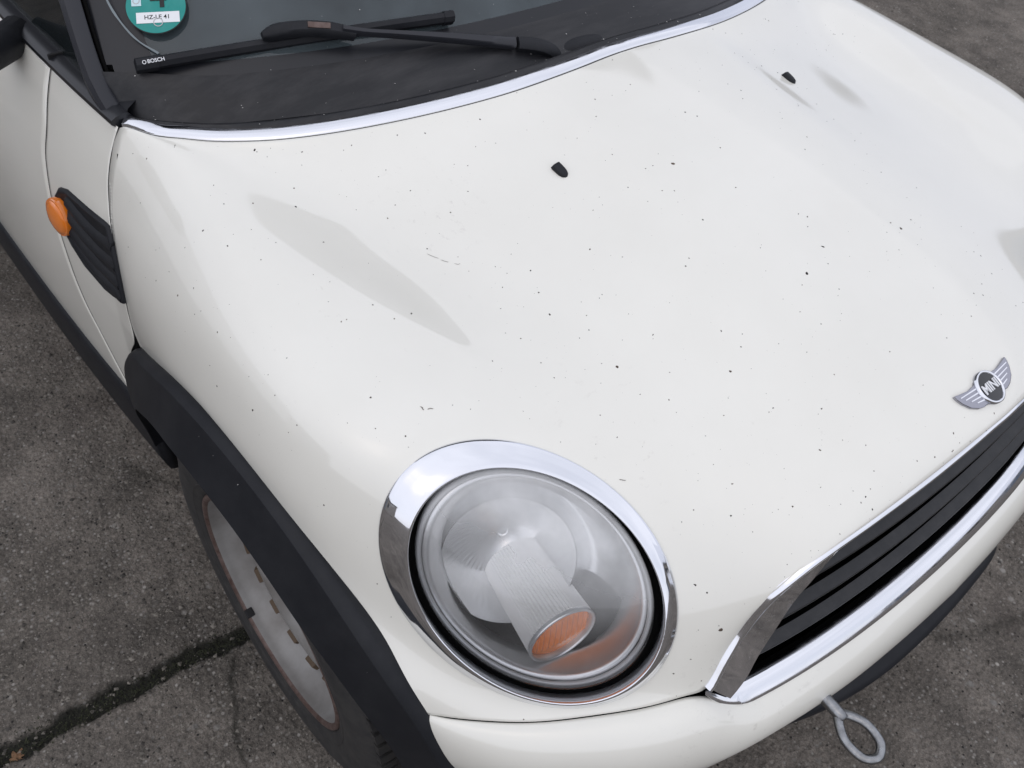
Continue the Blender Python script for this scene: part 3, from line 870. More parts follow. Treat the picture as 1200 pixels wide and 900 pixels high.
# ------------------------------------------------------------------ headlights
def plane_pt(e1, e2, h):
    return HC + HE1 * e1 + HE2 * e2 + HN * h
hl = [empty('headlight', (0, 0, 0), car), empty('headlight', (0, 0, 0), car)]
prof = [(-.035, -.012), (-.035, -.001), (-.018, .0022), (.03, .0036), (.15, .0052), (.35, .0088), (.55, .0116), (.75, .0136), (.90, .0146), (.955, .0146), (.985, .0132), (1.0, .0100), (1.004, .002), (1.0, -.016)]
NR = 128
t1 = np.linspace(0, 2 * math.pi, NR, endpoint=False)
ro, ri = fourier(HL_OUT, t1), fourier(HL_IN, t1)
V = np.stack([ro * (1 - s) + ri * s + HN * h for s, h in prof], 1)
pair('chrome_ring', V, gfaces(NR, len(prof), True), 'chrome', hl, left=left_shift, out_from=None)
hp = ri - HC
hh = (hp @ HN)[:, None] * HN                    # the opening is not quite flat
def lamp_ring(s, h, flat=0.):
    return HC + (hp - hh) * s + hh * (1 - flat) + HN * h
V = np.stack([lamp_ring(1.03, -.010), lamp_ring(1.0, -.013), lamp_ring(.975, -.015), lamp_ring(.94, -.015), lamp_ring(.925, -.009)], 1)
pair('housing_gap', V, gfaces(NR, 5, True), 'void', hl, left=left_shift)
# clear lens: raised edge then a shallow dome
rings = [(.962, -.024), (.956, -.007), (.944, -.0015), (.915, -.0010), (.88, .000), (.80, .006), (.68, .0125), (.5, .019), (.3, .0225), (.12, .024)]
V = np.stack([lamp_ring(s, h, sstep(1 - s, .05, .5)) for s, h in rings], 1).reshape(-1, 3)
F = gfaces(NR, len(rings), True)
V = np.vstack([V, [HC + HN * .0244]])
F += [(((i + 1) % NR) * len(rings) + len(rings) - 1, i * len(rings) + len(rings) - 1, NR * len(rings)) for i in range(NR)]
lens = pair('lens', V, F, 'lens', hl, left=left_shift, out_from=tuple(HC - HN * .2))
V = np.stack([lamp_ring(.957, -.025), lamp_ring(.950, -.0095), lamp_ring(.915, -.0065), lamp_ring(.905, -.009)], 1)
pair('lens_edge', V, gfaces(NR, 4, True), 'lens_rim', hl, left=left_shift)
V = np.stack([lamp_ring(.906, -.012), lamp_ring(.896, -.0090), lamp_ring(.855, -.0105), lamp_ring(.842, -.013), lamp_ring(.80, -.022), lamp_ring(.755, -.034), lamp_ring(.745, -.040)], 1)
pair('bezel', V, gfaces(NR, 7, True), 'bezel', hl, left=left_shift)
# round main reflector: a deep silvered bowl, fluted towards the wing
BC = (-.026, -.014)
BR = .079
n1, n2 = 144, 22
V = []
for i in range(n1):
    th = 2 * math.pi * i / n1
    for j in range(n2):
        q = j / (n2 - 1)
        rad = BR * (1 - q) + .004 * q
        fl = .0011 * math.cos(th * 52) * sstep(q, .10, .16) * (1 - sstep(q, .42, .50)) * (0.5 + 0.5 * math.cos(th - R(215)))
        V.append(plane_pt(BC[0] + rad * math.cos(th), BC[1] + rad * math.sin(th), -.036 - .088 * (1 - (rad / BR) ** 2) + fl))
F = gfaces(n1, n2, True) + [tuple(i * n2 + n2 - 1 for i in range(n1))]
refl = pair('reflector', V, F, 'reflector', hl, left=left_shift)
# plate between the bowl and the bezel: satin above, smoked below
def plate(a0, a1, n, name, mat, fins=False):
    V = []
    for i in range(n):
        th = a0 + (a1 - a0) * i / (n - 1)
        k = th / (2 * math.pi) * NR
        o_ = plane_pt(.1655 * .755 * math.cos(th), .1205 * .755 * math.sin(th), -.036)
        c_ = plane_pt(BC[0] + (BR + .001) * math.cos(th), BC[1] + (BR + .001) * math.sin(th), -.0365)
        # where the bowl reaches past the bezel the plate shrinks to nothing
        for q in np.linspace(0, 1, 7):
            V.append(o_ * (1 - q) + c_ * q - HN * (.040 * math.sin(math.pi * q) ** .7))
    return pair(name, V, gfaces(n, 7), mat, hl, left=left_shift)
plate(R(-122), R(32), 60, 'smoked_bowl', 'dark_bezel')
plate(R(32), R(238), 80, 'bezel_plate', 'bezel')
for k in range(9):
    th = R(-40) + R(68) * k / 8
    P = [plane_pt(.1655 * s_ * math.cos(th * (1.1 - .1 * s_)), .1205 * s_ * math.sin(th * (1.1 - .1 * s_)), h_) for s_, h_ in ((.752, -.038), (.735, -.052), (.70, -.066), (.62, -.072))]
    V, F = tube(P, .0006, 5)
    pair('fin', V, F, 'void', hl, left=left_shift)
# indicator shroud: ribbed silver tube with an amber end, pointing straight ahead
SA = unit(np.array([.98, -.184, .074]))
S0 = np.array([.388, -.565, .612]) + SA * .014 + HN * .006 - HE1 * .006   # centre of the amber end
SX = unit(np.cross(SA, [0, 0, 1.]))
SY = np.cross(SX, SA)
SR, SL = .0435, .118
nr = 40
V = []
for i in range(nr * 2 + 1):                      # fine ribs run along the tube
    x = -SL * (1 - i / (nr * 2))
    rad = SR * (1 - .10 * (-x / SL))
    for j in range(120):
        th = 2 * math.pi * j / 120
        rr2 = rad + (.0009 if j % 2 else -.0009) * (x < -.003)
        V.append(S0 + SA * x + SX * (rr2 * math.cos(th)) + SY * (rr2 * math.sin(th)))
pair('indicator_shroud', V, gfaces(nr * 2 + 1, 120, False, True), 'shroud', hl, left=left_shift, smooth=False)
V = []
for r_, h_ in ((SR + .0004, -.003), (SR + .0014, .000), (SR + .0010, .0025), (SR - .0012, .0030), (SR - .0026, .0012), (SR - .0030, -.006)):
    V += [S0 + SA * h_ + SX * (r_ * math.cos(2 * math.pi * j / 48)) + SY * (r_ * math.sin(2 * math.pi * j / 48)) for j in range(48)]
pair('shroud_rim', V, gfaces(6, 48, False, True), 'bezel', hl, left=left_shift)
V = []
NX, NY = 61, 31
for i in range(NX):
    for j in range(NY):
        xx, yy = -1 + 2 * i / (NX - 1), -1 + 2 * j / (NY - 1)
        dx, dy = xx * math.sqrt(1 - yy * yy / 2), yy * math.sqrt(1 - xx * xx / 2)
        wv = .0016 * math.sin(dx * 34) * (1 - sstep(abs(dy), .45, .62))
        V.append(S0 + SX * dx * (SR - .0028) + SY * dy * (SR - .0028) + SA * (wv - .005 + .003 * (1 - dx * dx - dy * dy)))
pair('amber_lens', V, gfaces(NX, NY), 'amber', hl, left=left_shift)

# ------------------------------------------------------------------ grille
def bar_x(y): return .603 - .178 * y ** 2 - .468 * y ** 4
def bar_z(y): return .557 - .128 * y ** 2
grille = empty('grille', (0, 0, 0), car)
lv = np.linspace(0, .518, 70)
lp = bonnet_eval(np.ones(70), lv)
lipc = np.vstack([mir(lp)[::-1], lp[1:]])          # left corner -> centre -> right corner
tl = tangents(lipc)
tyz = tl.copy(); tyz[:, 0] = 0
inw = unit(np.cross(unit(tyz), [1., 0, 0]))
cen = np.array([.56, 0, .64])
inw = np.where(((cen - lipc) * inw).sum(1)[:, None] < 0, -inw, inw)
ff = np.abs(np.linspace(-1, 1, len(lipc)))
wd = .014 + .030 * sstep(ff, .45, .90) * (1 - .35 * sstep(ff, .95, 1.0))
dp = .002 - .026 * sstep(ff, .40, .92)
fx = np.array([1., 0, 0])
secp = [(-.0025, -.006, 0, 0), (-.0025, .004, 0, 0), (-.0010, .0070, 0, 0), (.0020, .0078, 0, 0), (.0050, .0062, 0, 0), (.0062, .0040, 0, 0), (0, .002, .55, -.5), (0, 0, 1., -1.), (0, -.03, 1.02, -1.2)]
V = []
for i in range(len(lipc)):
    for a_, b_, wa, db in secp:
        V.append(lipc[i] + inw[i] * (a_ + wa * wd[i]) + fx * (b_ + db * dp[i]))
obj('grille_surround', V, gfaces(len(lipc), len(secp)), 'chrome', grille, auto=50)
# lower chrome bar with its two end caps
yb = np.linspace(-.412, .412, 90)
bp = np.stack([bar_x(yb), yb, bar_z(yb)], -1)
tb = tangents(bp)
nb_ = unit(np.stack([tb[:, 1], -tb[:, 0], np.zeros(len(tb))], -1))
nb_ = np.where(nb_[:, :1] < 0, -nb_, nb_)
endt = np.clip((.412 - np.abs(yb)) / .012, .35, 1)
sb = np.array([(-.020, -.012), (-.012, -.0005), (-.004, .0008), (.002, -.0008), (.0145, -.0125), (.0165, -.0165), (.0150, -.0205), (-.01, -.022)])
sb = np.broadcast_to(sb, (90, 8, 2)) * np.stack([np.ones(90), endt], -1)[:, None, :]
V, F = sweep(bp, sb, nb_, [0, 0, 1.])
obj('chrome_bar', V, F, 'dull_chrome', grille, auto=38)
capp = np.array([(bar_x(.408) + .002, -.408, bar_z(.408)), (.556, -.428, .541), (.549, -.443, .549), (.541, -.4565, .560)])
capc = curve_through(capp, 14)
tcap = tangents(capc)
ncap = unit(np.stack([-tcap[:, 1], tcap[:, 0], np.zeros(14)], -1))
ncap = np.where(ncap[:, :1] < 0, -ncap, ncap)
kk = np.linspace(1.0, .22, 14)
sb0 = np.array([(-.020, -.012), (-.012, -.0005), (-.004, .0008), (.002, -.0008), (.0125, -.0115), (.0145, -.0155), (.0130, -.0205), (-.01, -.022)])
V, F = sweep(capc, sb0[None] * kk[:, None, None], ncap, [0, 0, 1.])
pair('bar_end_cap', V, F, 'chrome', grille, auto=38)
# slats
def lip_y(z):
    zz, yy = lp[:, 2], np.abs(lp[:, 1])
    o_ = np.argsort(zz)
    return float(np.interp(z, zz[o_], yy[o_]))
for k, z0 in enumerate((.588, .640, .692, .736)):
    ymax = lip_y(z0) - .012
    ys_ = np.linspace(-ymax, ymax, 60)
    q = (z0 - .557) / .21
    xs_ = bar_x(ys_) - .010 - .040 * q
    path = np.stack([xs_, ys_, np.full(60, z0) - .10 * ys_ ** 2], -1)
    tsl = tangents(path)
    ns = unit(np.stack([tsl[:, 1], -tsl[:, 0], np.zeros(60)], -1))
    ns = np.where(ns[:, :1] < 0, -ns, ns)
    V, F = sweep(path, [(-.0168, .004), (-.0145, .0080), (-.004, .0040), (-.0008, .0018), (.0, -.001), (-.001, -.005), (-.004, -.007), (-.0168, -.003)], ns, [0, 0, 1.])
    obj('slat', V, F, 'grille_plastic', grille, auto=35)
V = []
for i in range(len(lipc)):
    V += [lipc[i] + inw[i] * .010 - fx * .05, np.array([bar_x(lipc[i][1]) - .085, lipc[i][1] * .98, .55])]
obj('grille_backing', V, gfaces(len(lipc), 2), 'void', grille)

# ------------------------------------------------------------------ front bumper
jb = bonnet_eval(np.ones(40), np.linspace(.54, 1, 40)) + np.array([.0008, -.0004, -.0016])
topc = np.vstack([[(.610, -y_, .5375) if y_ == 0 else (bar_x(y_) + .008, -y_, bar_z(y_) - .0195) for y_ in (0, .06, .12, .18, .24, .30, .35, .39)],
                  [(.5545, -.430, .532), (.5430, -.455, .5475)], jb[1::3], [(.336, -.737, .527)]])
topc = curve_through(topc, 120)
for _ in range(6):
    topc[1:-1] = .25 * topc[:-2] + .5 * topc[1:-1] + .25 * topc[2:]
crown = curve_through([(.650, 0, .470), (.6465, -.12, .470), (.638, -.245, .470), (.623, -.350, .469), (.601, -.450, .468), (.566, -.535, .468), (.516, -.612, .468), (.456, -.680, .466), (.395, -.722, .462), (.368, -.735, .46)], 120)
# match the two curves by their plan angle so the section planes stay square to the bumper
def by_angle(c):
    return np.unwrap(np.arctan2(c[:, 1], c[:, 0] + .25))
at_, ac_ = by_angle(topc), by_angle(crown)
fa = np.linspace(0, 1, 130)
ang_t = at_[0] + (at_[-1] - at_[0]) * fa
ang_c = ac_[0] + (ac_[-1] - ac_[0]) * fa
T_ = np.stack([np.interp(-ang_t, -at_, topc[:, c]) for c in range(3)], -1)
C_ = np.stack([np.interp(-ang_c, -ac_, crown[:, c]) for c in range(3)], -1)
nrow = 46
SB = np.zeros((nrow, 130, 3))
for i in range(nrow):
    q = i / 27.
    if q <= 1:
        sa, ca = math.sin(q * math.pi / 2) ** .9, math.cos(q * math.pi / 2)
        SB[i, :, :2] = T_[:, :2] + (C_[:, :2] - T_[:, :2]) * sa
        SB[i, :, 2] = C_[:, 2] + (T_[:, 2] - C_[:, 2]) * ca
    else:
        k = (i - 27) / (nrow - 28.)
        ctr_ = np.array([.0, .0])
        d_ = unit(C_[:, :2] - ctr_)
        SB[i, :, :2] = C_[:, :2] - d_ * ((.020 + .045 * (1 - sstep(-C_[:, 1], .30, .50))) * k ** 1.7)[:, None]
        SB[i, :, 2] = C_[:, 2] - (.062 + .045 * sstep(-C_[:, 1], .42, .52)) * k
V = np.vstack([SB.reshape(-1, 3), mir(SB.reshape(-1, 3))])
F = gfaces(nrow, 130)
F = F + [tuple(i + nrow * 130 for i in reversed(f)) for f in F]
bumper = obj('front_bumper', V, F, 'paint', car, out_from=IN)
bm = bmesh.new(); bm.from_mesh(bumper.data)
bmesh.ops.remove_doubles(bm, verts=[v for v in bm.verts if abs(v.co.y) < 1e-3], dist=1.5e-4)
bm.to_mesh(bumper.data); bm.free()
solid(bumper, .003, 'paint')
# black strip as painted-in shade in the joint between bonnet and bumper
jl = bonnet_eval(np.ones(60), np.linspace(.52, 1, 60))
tj = tangents(jl)
oj = unit(np.cross(tj, [0, 0, 1.]))
oj = np.where((oj[:, :1] < 0), -oj, oj)
V, F = sweep(jl - oj * .013 + np.array([0, 0, -.012]), [(-.006, -.008), (.005, -.008), (.005, .006), (-.006, .006)], oj, [0, 0, 1.])
pair('joint_shade', V, F, 'void', car)
# lower intake, lip and corner skirts
yl = np.linspace(-.60, .60, 70)
def low_x(y): return .628 - .25 * y ** 2 - .55 * y ** 4
lowp = np.stack([low_x(yl), yl, np.full(70, .32)], -1)
V, F = sweep(lowp, [(-.10, .10), (-.006, .09), (-.030, .06), (-.036, -.06), (-.10, -.10)], [1., 0, 0], [0, 0, 1.])
obj('lower_intake', V, F, 'void', bumper, smooth=False)
yl = np.linspace(-.66, .66, 80)
lx = .655 + .05 * yl - np.where(yl < 0, .75, .25) * yl ** 2 - 2.5 * np.clip(yl - .30, 0, None) ** 2
lowp = np.stack([lx, yl, np.full(80, .262)], -1)
V, F = sweep(lowp, [(-.07, .016), (-.030, .012), (-.008, .004), (.0, -.004), (-.003, -.03), (-.025, -.085), (-.07, -.085)], [1., 0, 0], [0, 0, 1.])
obj('lower_lip', V, F, 'plastic', bumper)
for zz in (.385, .345, .305):
    path = np.stack([low_x(yl * .8) - .012, yl * .8, np.full(80, zz)], -1)
    V, F = sweep(path, [(-.03, .006), (0, .003), (0, -.004), (-.03, -.004)], [1., 0, 0], [0, 0, 1.])
    obj('intake_slat', V, F, 'plastic', bumper)

# tow eye screwed into the bumper
tow = empty('tow_eye', (.640, -.2915, .474))
tag(tow, 'galvanised steel towing eye screwed into the white front bumper', 'tow eye')
lo = []
W2, Ls, Le = .0180, .008, .068
pts = [(Ls - .004, -.003), (Ls + .007, -.011), (Ls + .022, -W2), (Le - .020, -W2), (Le - .008, -W2 * .78), (Le, 0), (Le - .008, W2 * .78), (Le - .020, W2), (Ls + .022, W2), (Ls + .007, .011), (Ls - .004, .003)]
pp_ = np.array([(x + .012, y, 0) for x, y in pts])
pp_ = curve_through(pp_, 60)
V, F = tube(pp_, .0062, 14)
V[:, 2] *= .9
eye = obj('eye_loop', V, F, 'zinc', tow)
V, F = tube([(-.035, 0, 0), (-.01, 0, 0), (.018, 0, 0), (.024, 0, 0)], [.0085, .0085, .0088, .0072], 16)
obj('shaft', V, F, 'zinc', tow)
tow.rotation_euler = (R(14), R(3), R(-4))

# ------------------------------------------------------------------ body sides
PZ = np.array([.20, .28, .33, .40, .5, .607, .627, .693, .783, .803, .847, .90, .925])
PY = np.array([-.72, -.75, -.758, -.764, -.766, -.763, -.761, -.755, -.738, -.73, -.715, -.69, -.672])
PC = np.polyfit(PZ - .55, PY, 5)
def side_y(x, z):
    x, z = np.broadcast_arrays(np.asarray(x, float), np.asarray(z, float))
    d = np.clip(-.4 - x, 0, None)
    y = np.polyval(PC, np.clip(z, .18, .93) - .55) - .03 * (1 - np.exp(-d / .35))
    return y * (1 - .20 * sstep(-x, 2.55, 3.15)) + 0.
def side_panel(name, xf, xr, z0, z1, nx, nz, hole=None, fit_front=None):
    zz = np.linspace(z0, z1, nz)
    V = np.zeros((nz, nx, 3))
    for i, z in enumerate(zz):
        x = np.linspace(xf(z), xr(z), nx)
        V[i] = np.stack([x, side_y(x, z) + (fit_front(x, z) if fit_front else 0.), np.full(nx, z)], -1)
    V = V.reshape(-1, 3)
    F = gfaces(nz, nx)
    if hole is not None:
        k = hole(V)
        F = [f for f in F if not all(k[i] for i in f)]
    r_ = []
    for V_, F_ in ((V, F), (mir(V), flipf(F))):
        o = obj(name, V_, F_, 'paint', car, out_from=IN)
        solid(o, .003)  # cut edges coloured black to put shade into the panel gaps
        r_.append(o)
    return r_
SH_Z = np.array([.35, .45, .55, .605, .628, .693, .782, .805, .848, .901, .93])
SH_X = np.array([-.438, -.432, -.385, -.335, -.346, -.354, -.387, -.396, -.407, -.413, -.415])
DG_Z = np.array([.36, .42, .489, .533, .576, .664, .72, .784, .825, .894, .93])
DG_X = np.array([-.44, -.462, -.505, -.541, -.559, -.577, -.588, -.597, -.594, -.612, -.622])
sh_e = bonnet_eval(np.zeros(60), np.linspace(.655, 1, 60))
sh_e = np.vstack([[re[-1] + np.array([.001, -.002, .004])], sh_e])
k_ = sh_e[:, 2] > .62
SH_Z = np.concatenate([[.35, .45, .55, .60], sh_e[k_][::-1][:, 2]])
SH_X = np.concatenate([[-.438, -.432, -.385, -.345], sh_e[k_][::-1][:, 0]])
def smooth_interp(z, Z, X):
    # light smoothing of the traced edge
    return float(np.mean([np.interp(z + d, Z, X) for d in (-.012, -.006, 0, .006, .012)]))
def meet_bonnet(x, z):
    # the panel's front edge lies flush with the edge of the bonnet
    zz, xx, yy = sh_e[::-1, 2], sh_e[::-1, 0], sh_e[::-1, 1]
    dy = float(np.interp(z, zz, yy) - side_y(np.interp(z, zz, xx), z))
    return dy * np.exp(-np.abs(x - np.interp(z, zz, xx)) / .07)
side_panel('front_side_panel', lambda z: smooth_interp(z, SH_Z, SH_X) - .0024, lambda z: smooth_interp(z, DG_Z, DG_X) + .0014, .36, .902, 40, 80, fit_front=meet_bonnet)
doors = side_panel('door', lambda z: smooth_interp(z, DG_Z, DG_X) - .0014, lambda z: -1.62 - .10 * (z - .4), .36, .902, 60, 70)
rear_hole = lambda V: np.hypot(V[:, 0] + 2.467, V[:, 2] - .305) < .40
side_panel('rear_side_panel', lambda z: -1.625 - .10 * (z - .4), lambda z: -3.02, .30, .902, 110, 56, rear_hole)
# black strips behind the shut lines, standing in for the shade in the gaps
for ZZ, XX in ((SH_Z, SH_X), (DG_Z, DG_X)):
    z = np.linspace(.40, .872 if ZZ is SH_Z else .90, 50)
    x = np.array([smooth_interp(q, ZZ, XX) for q in z])
    path = np.stack([x, side_y(x, z) + .0060 + (np.array([float(meet_bonnet(np.array([a]), b)[0]) for a, b in zip(x, z)]) if ZZ is SH_Z else 0.), z], -1)
    V, F = sweep(path, [(-.012, -.004), (.012, -.004), (.012, .004), (-.012, .004)], [1., 0, 0], [0, 1., 0])
    pair('shut_line_shade', V, F, 'void', car)
# door handle
for s, dr in zip((1, -1), doors):
    V, F = tube([(-1.40, -.812, .80), (-1.42, -.835, .80), (-1.50, -.837, .80), (-1.52, -.814, .80)], .011, 10)
    V = V if s > 0 else mir(V)
    obj('door_handle', V, F if s > 0 else flipf(F), 'chrome', dr)

# sill moulding
xs = np.linspace(-.40, -2.10, 60)
path = np.stack([xs, side_y(xs, np.full(60, .40)) - .002, np.full(60, .385)], -1)
V, F = sweep(path, [(.01, .012), (.000, .010), (-.004, .002), (-.0055, -.03), (.000, -.12), (.008, -.15), (.03, -.16)], [0, 1., 0], [0, 0, 1.])
pair('sill_moulding', V, F, 'plastic', car)

# wheel-arch mouldings
def flare(cx, rear):
    if not rear:
        A = np.array([-1.85, -1.5, -1.1, -.83, -.5, -.29, 0, .14, .35, .55, .77, 1.0, 1.3, 1.7])
        ro_ = np.array([.452, .455, .450, .443, .424, .420, .42, .42, .42, .42, .42, .42, .42, .42])
        yo = np.array([-.757, -.762, -.764, -.764, -.770, -.771, -.768, -.764, -.759, -.753, -.745, -.731, -.712, -.70])
        be = bonnet_eval(np.linspace(0, 1, 60), np.ones(60))
        ba = np.arctan2(be[:, 0], be[:, 2] - .305)
        A = np.concatenate([[-1.55, -1.4, -1.1], ba, [1.3, 1.7]])
        ro_ = np.concatenate([[.452, .455, .452], np.hypot(be[:, 0], be[:, 2] - .305), [.42, .42]])
        yo = np.concatenate([[-.757, -.762, -.764], be[:, 1], [-.712, -.70]])
        A2 = np.array([-1.55, -1.4, -1.2, -.95, -.7, -.25, 0, .2, .4, .6, .75, .93, 1.2, 1.7])
        yl_ = np.array([-.772, -.780, -.793, -.804, -.812, -.819, -.817, -.813, -.809, -.804, -.796, -.786, -.766, -.745])
        rl_ = np.array([.395, .39, .380, .366, .355, .35, .35, .35, .35, .35, .352, .355, .36, .37])
    else:
        A = A2 = np.linspace(-1.75, 1.75, 9)
        ro_ = np.full(9, .42); yo = np.full(9, -.795); yl_ = np.full(9, -.838); rl_ = np.full(9, .355)
    t = np.linspace(A[0], A[-1], 240)
    def sm(X, Y):
        q = np.interp(t, X, Y)
        k = np.hanning(23)[1:-1]
        return np.convolve(np.pad(q, 10, 'edge'), k / k.sum(), 'valid')
    ro_, yo, yl_, rl_ = sm(A, ro_), sm(A, yo), sm(A2, yl_), sm(A2, rl_)
    prof = []
    # (fraction from outer edge to lip, extra radius, extra y)
    for s, dr, dy in ((0, -.004, .012), (0, .002, .001), (0, .0026, -.003), (.03, .0028, -.0105), (.075, .0022, -.0135), (.085, .0012, -.0138), (.30, 0., -.0105), (.55, 0, -.0068), (.80, 0, -.003), (.97, 0, -.0004), (1.0, .001, .0015), (1.01, .004, .006), (1.0, .012, .05)):
        rr_ = ro_ + (rl_ - ro_) * s + dr
        yy_ = yo + (yl_ - yo) * s + dy
        prof.append(np.stack([cx + np.sin(t) * rr_, yy_, .305 + np.cos(t) * rr_], -1))
    V = np.stack(prof, 1)
    return V.reshape(-1, 3), gfaces(240, len(prof))
V, F = flare(0, False)
pair('wheel_arch_moulding', V, F, 'plastic', car, auto=28)
V, F = flare(-2.467, True)
pair('wheel_arch_moulding', V, F, 'plastic', car, auto=28)
for cx in (0, -2.467):
    V, F = lathe([(.40, -.715), (.40, -.52), (.395, -.45), (.05, -.45)], cx, .305, 48, -2.0, 2.0)
    pair('wheel_well', V, F, 'void', car)

# ------------------------------------------------------------------ wheels (steel rims without covers)
def wheel(cx, yo):
    wr, wl = empty('wheel', (0, 0, 0), car), empty('wheel', (0, 0, 0), car)
    w2 = (wr, wl)
    d = yo
    ty = [(.200, -.764), (.206, -.773), (.214, -.776), (.222, -.7778), (.2235, -.7790), (.225, -.7778), (.240, -.7805), (.258, -.7810), (.272, -.7785), (.284, -.773), (.293, -.766), (.2975, -.760), (.298, -.757), (.2955, -.7555), (.2955, -.7525), (.302, -.750), (.304, -.72),
          (.2975, -.718), (.2975, -.712), (.304, -.710), (.3045, -.676), (.298, -.674), (.298, -.668), (.3045, -.666), (.303, -.635), (.297, -.622), (.27, -.60), (.20, -.61)]
    V, F = lathe([(r_, y + d) for r_, y in ty], cx, .305, 96)
    tyre = pair('tyre', V, F, 'tyre', w2, auto=40)
    # tread blocks: cross grooves cut the outer shoulder
    parts = []
    for k in range(72):
        t = 2 * math.pi * k / 72
        c = np.array([cx + math.sin(t) * .3000, -.7535 + d, .305 + math.cos(t) * .3000])
        X = np.array([math.cos(t), 0, -math.sin(t)]); Z = np.array([math.sin(t), 0, math.cos(t)])
        parts.append(box(c, (.019, .026, .0095), X, unit(np.array([0, 1., 0]) + X * .25), Z))
    V, F = merge(*parts)
    for o in pair('tread_blocks', V, F, 'tyre', tyre, smooth=False):
        o['kind'] = 'stuff'
    rimp = [(.2005, -.7625), (.2035, -.7665), (.2045, -.7705), (.2025, -.7745), (.1990, -.7754), (.1955, -.7742), (.1932, -.770)]
    V, F = lathe([(r_, y + d) for r_, y in rimp], cx, .305, 96)
    pair('rim_flange', V, F, 'rust', w2)
    disc = [(.1932, -.770), (.1930, -.762), (.1925, -.752), (.186, -.742), (.180, -.726), (.1765, -.715), (.170, -.714), (.160, -.722), (.148, -.731), (.138, -.7345), (.126, -.733), (.112, -.722), (.095, -.712), (.072, -.711), (.060, -.716), (.038, -.716), (.033, -.728), (.030, -.730), (.0, -.730)]
    V, F = lathe([(r_, y + d) for r_, y in disc], cx, .305, 96)
    rim = pair('rim', V, F, 'steel_wheel', w2)
    for k in range(16):
        t = 2 * math.pi * (k + .35) / 16
        Z = np.array([math.sin(t), 0, math.cos(t)]); X = np.array([math.cos(t), 0, -math.sin(t)])
        c = np.array([cx, -.7285 + d, .305]) + Z * .1560
        V, F = box(c, (.026, .016, .016), X, unit(np.array([0, 1., 0]) - Z * .5), unit(Z + np.array([0, .5, 0])))
        for o in pair('vent_slot', V, F, 'rust_slot', rim, smooth=False):
            add_bevel(o, .002, 2)
    for k in range(4):
        t = 2 * math.pi * (k + .5) / 4
        c = np.array([cx + math.sin(t) * .050, -.722 + d, .305 + math.cos(t) * .050])
        an = np.linspace(0, 2 * math.pi, 6, endpoint=False)
        V, F = ngon_prism(np.stack([np.cos(an), np.sin(an)], -1) * .0105, c, (1, 0, 0), (0, 0, 1), (0, 1, 0), -.012, .012)
        pair('wheel_bolt', V, F, 'rust', w2, smooth=False)
    c = np.array([cx + .1955 * math.sin(-2.55), -.769 + d, .305 + .1955 * math.cos(-2.55)])
    X = np.array([math.cos(-2.55), 0, -math.sin(-2.55)]); Z = np.array([math.sin(-2.55), 0, math.cos(-2.55)])
    V, F = box(c, (.016, .014, .009), X, (0, 1, 0), Z)
    for o in pair('balance_weight', V, F, 'seal', w2, smooth=False):
        add_bevel(o, .002, 2)
wheel(0, 0.)
wheel(-2.467, -.012)

# side grille with amber repeater
SC = np.array([(-.560, .738), (-.545, .757), (-.520, .766), (-.454, .771), (-.388, .778), (-.372, .752), (-.361, .729), (-.3475, .675), (-.385, .660), (-.416, .653), (-.480, .657), (-.520, .672), (-.545, .690), (-.562, .715)])
scut = [empty('side_scuttle', (0, 0, 0), car), empty('side_scuttle', (0, 0, 0), car)]
def on_side(x, z, off):
    return np.array([x, float(side_y(x, z)) - off, z])
n_ = len(SC)
cx_, cz_ = SC.mean(0)
V = []
for f, off in ((1.0, -.001), (1.0, .0035), (.965, .0062), (.91, .0055), (.87, .0016), (.84, .0012)):
    for x, z in SC:
        V.append(on_side(cx_ + (x - cx_) * f, cz_ + (z - cz_) * f, off))
F = gfaces(6, n_, False, True) + [tuple(5 * n_ + i for i in range(n_))]
pair('scuttle_frame', V, F, 'plastic', scut, auto=50)
for k, (xa, za, xb, zb) in enumerate(((-.522, .745, -.374, .752), (-.522, .722, -.366, .724), (-.520, .700, -.358, .698), (-.505, .681, -.356, .676))):
    xs_ = np.linspace(xa, xb, 24)
    zs_ = np.linspace(za, zb, 24) - .010 * np.sin(np.linspace(0, math.pi, 24))
    path = np.stack([xs_, side_y(xs_, zs_), zs_], -1)
    V, F = sweep(path, [(.006, .0105), (-.0015, .0085), (-.0065, .002), (-.0075, -.003), (-.004, -.0075), (.006, -.0095)], [0, 1., 0], [0, 0, 1.])
    pair('rib', V, F, 'plastic', scut, auto=50)
# repeater lens: shallow dome with a fine rim
rc = on_side(-.543, .711, .0072)
ry = unit(np.array([.16, -1., .12])); rx = unit(np.cross(ry, [0, 0, 1.])); rz = np.cross(rx, ry)
V = []
for r_, h_ in ((.030, -.006), (.030, .003), (.0288, .0052), (.0262, .0054), (.0250, .0072), (.019, .0095), (.010, .011), (.003, .0115)):
    for j in range(36):
        th = 2 * math.pi * j / 36
        V.append(rc + rx * r_ * math.cos(th) + rz * r_ * 1.0 * math.sin(th) + ry * h_)
F = gfaces(8, 36, False, True) + [tuple(7 * 36 + j for j in range(36))]
pair('repeater_lens', V, F, 'amber', scut, auto=45)

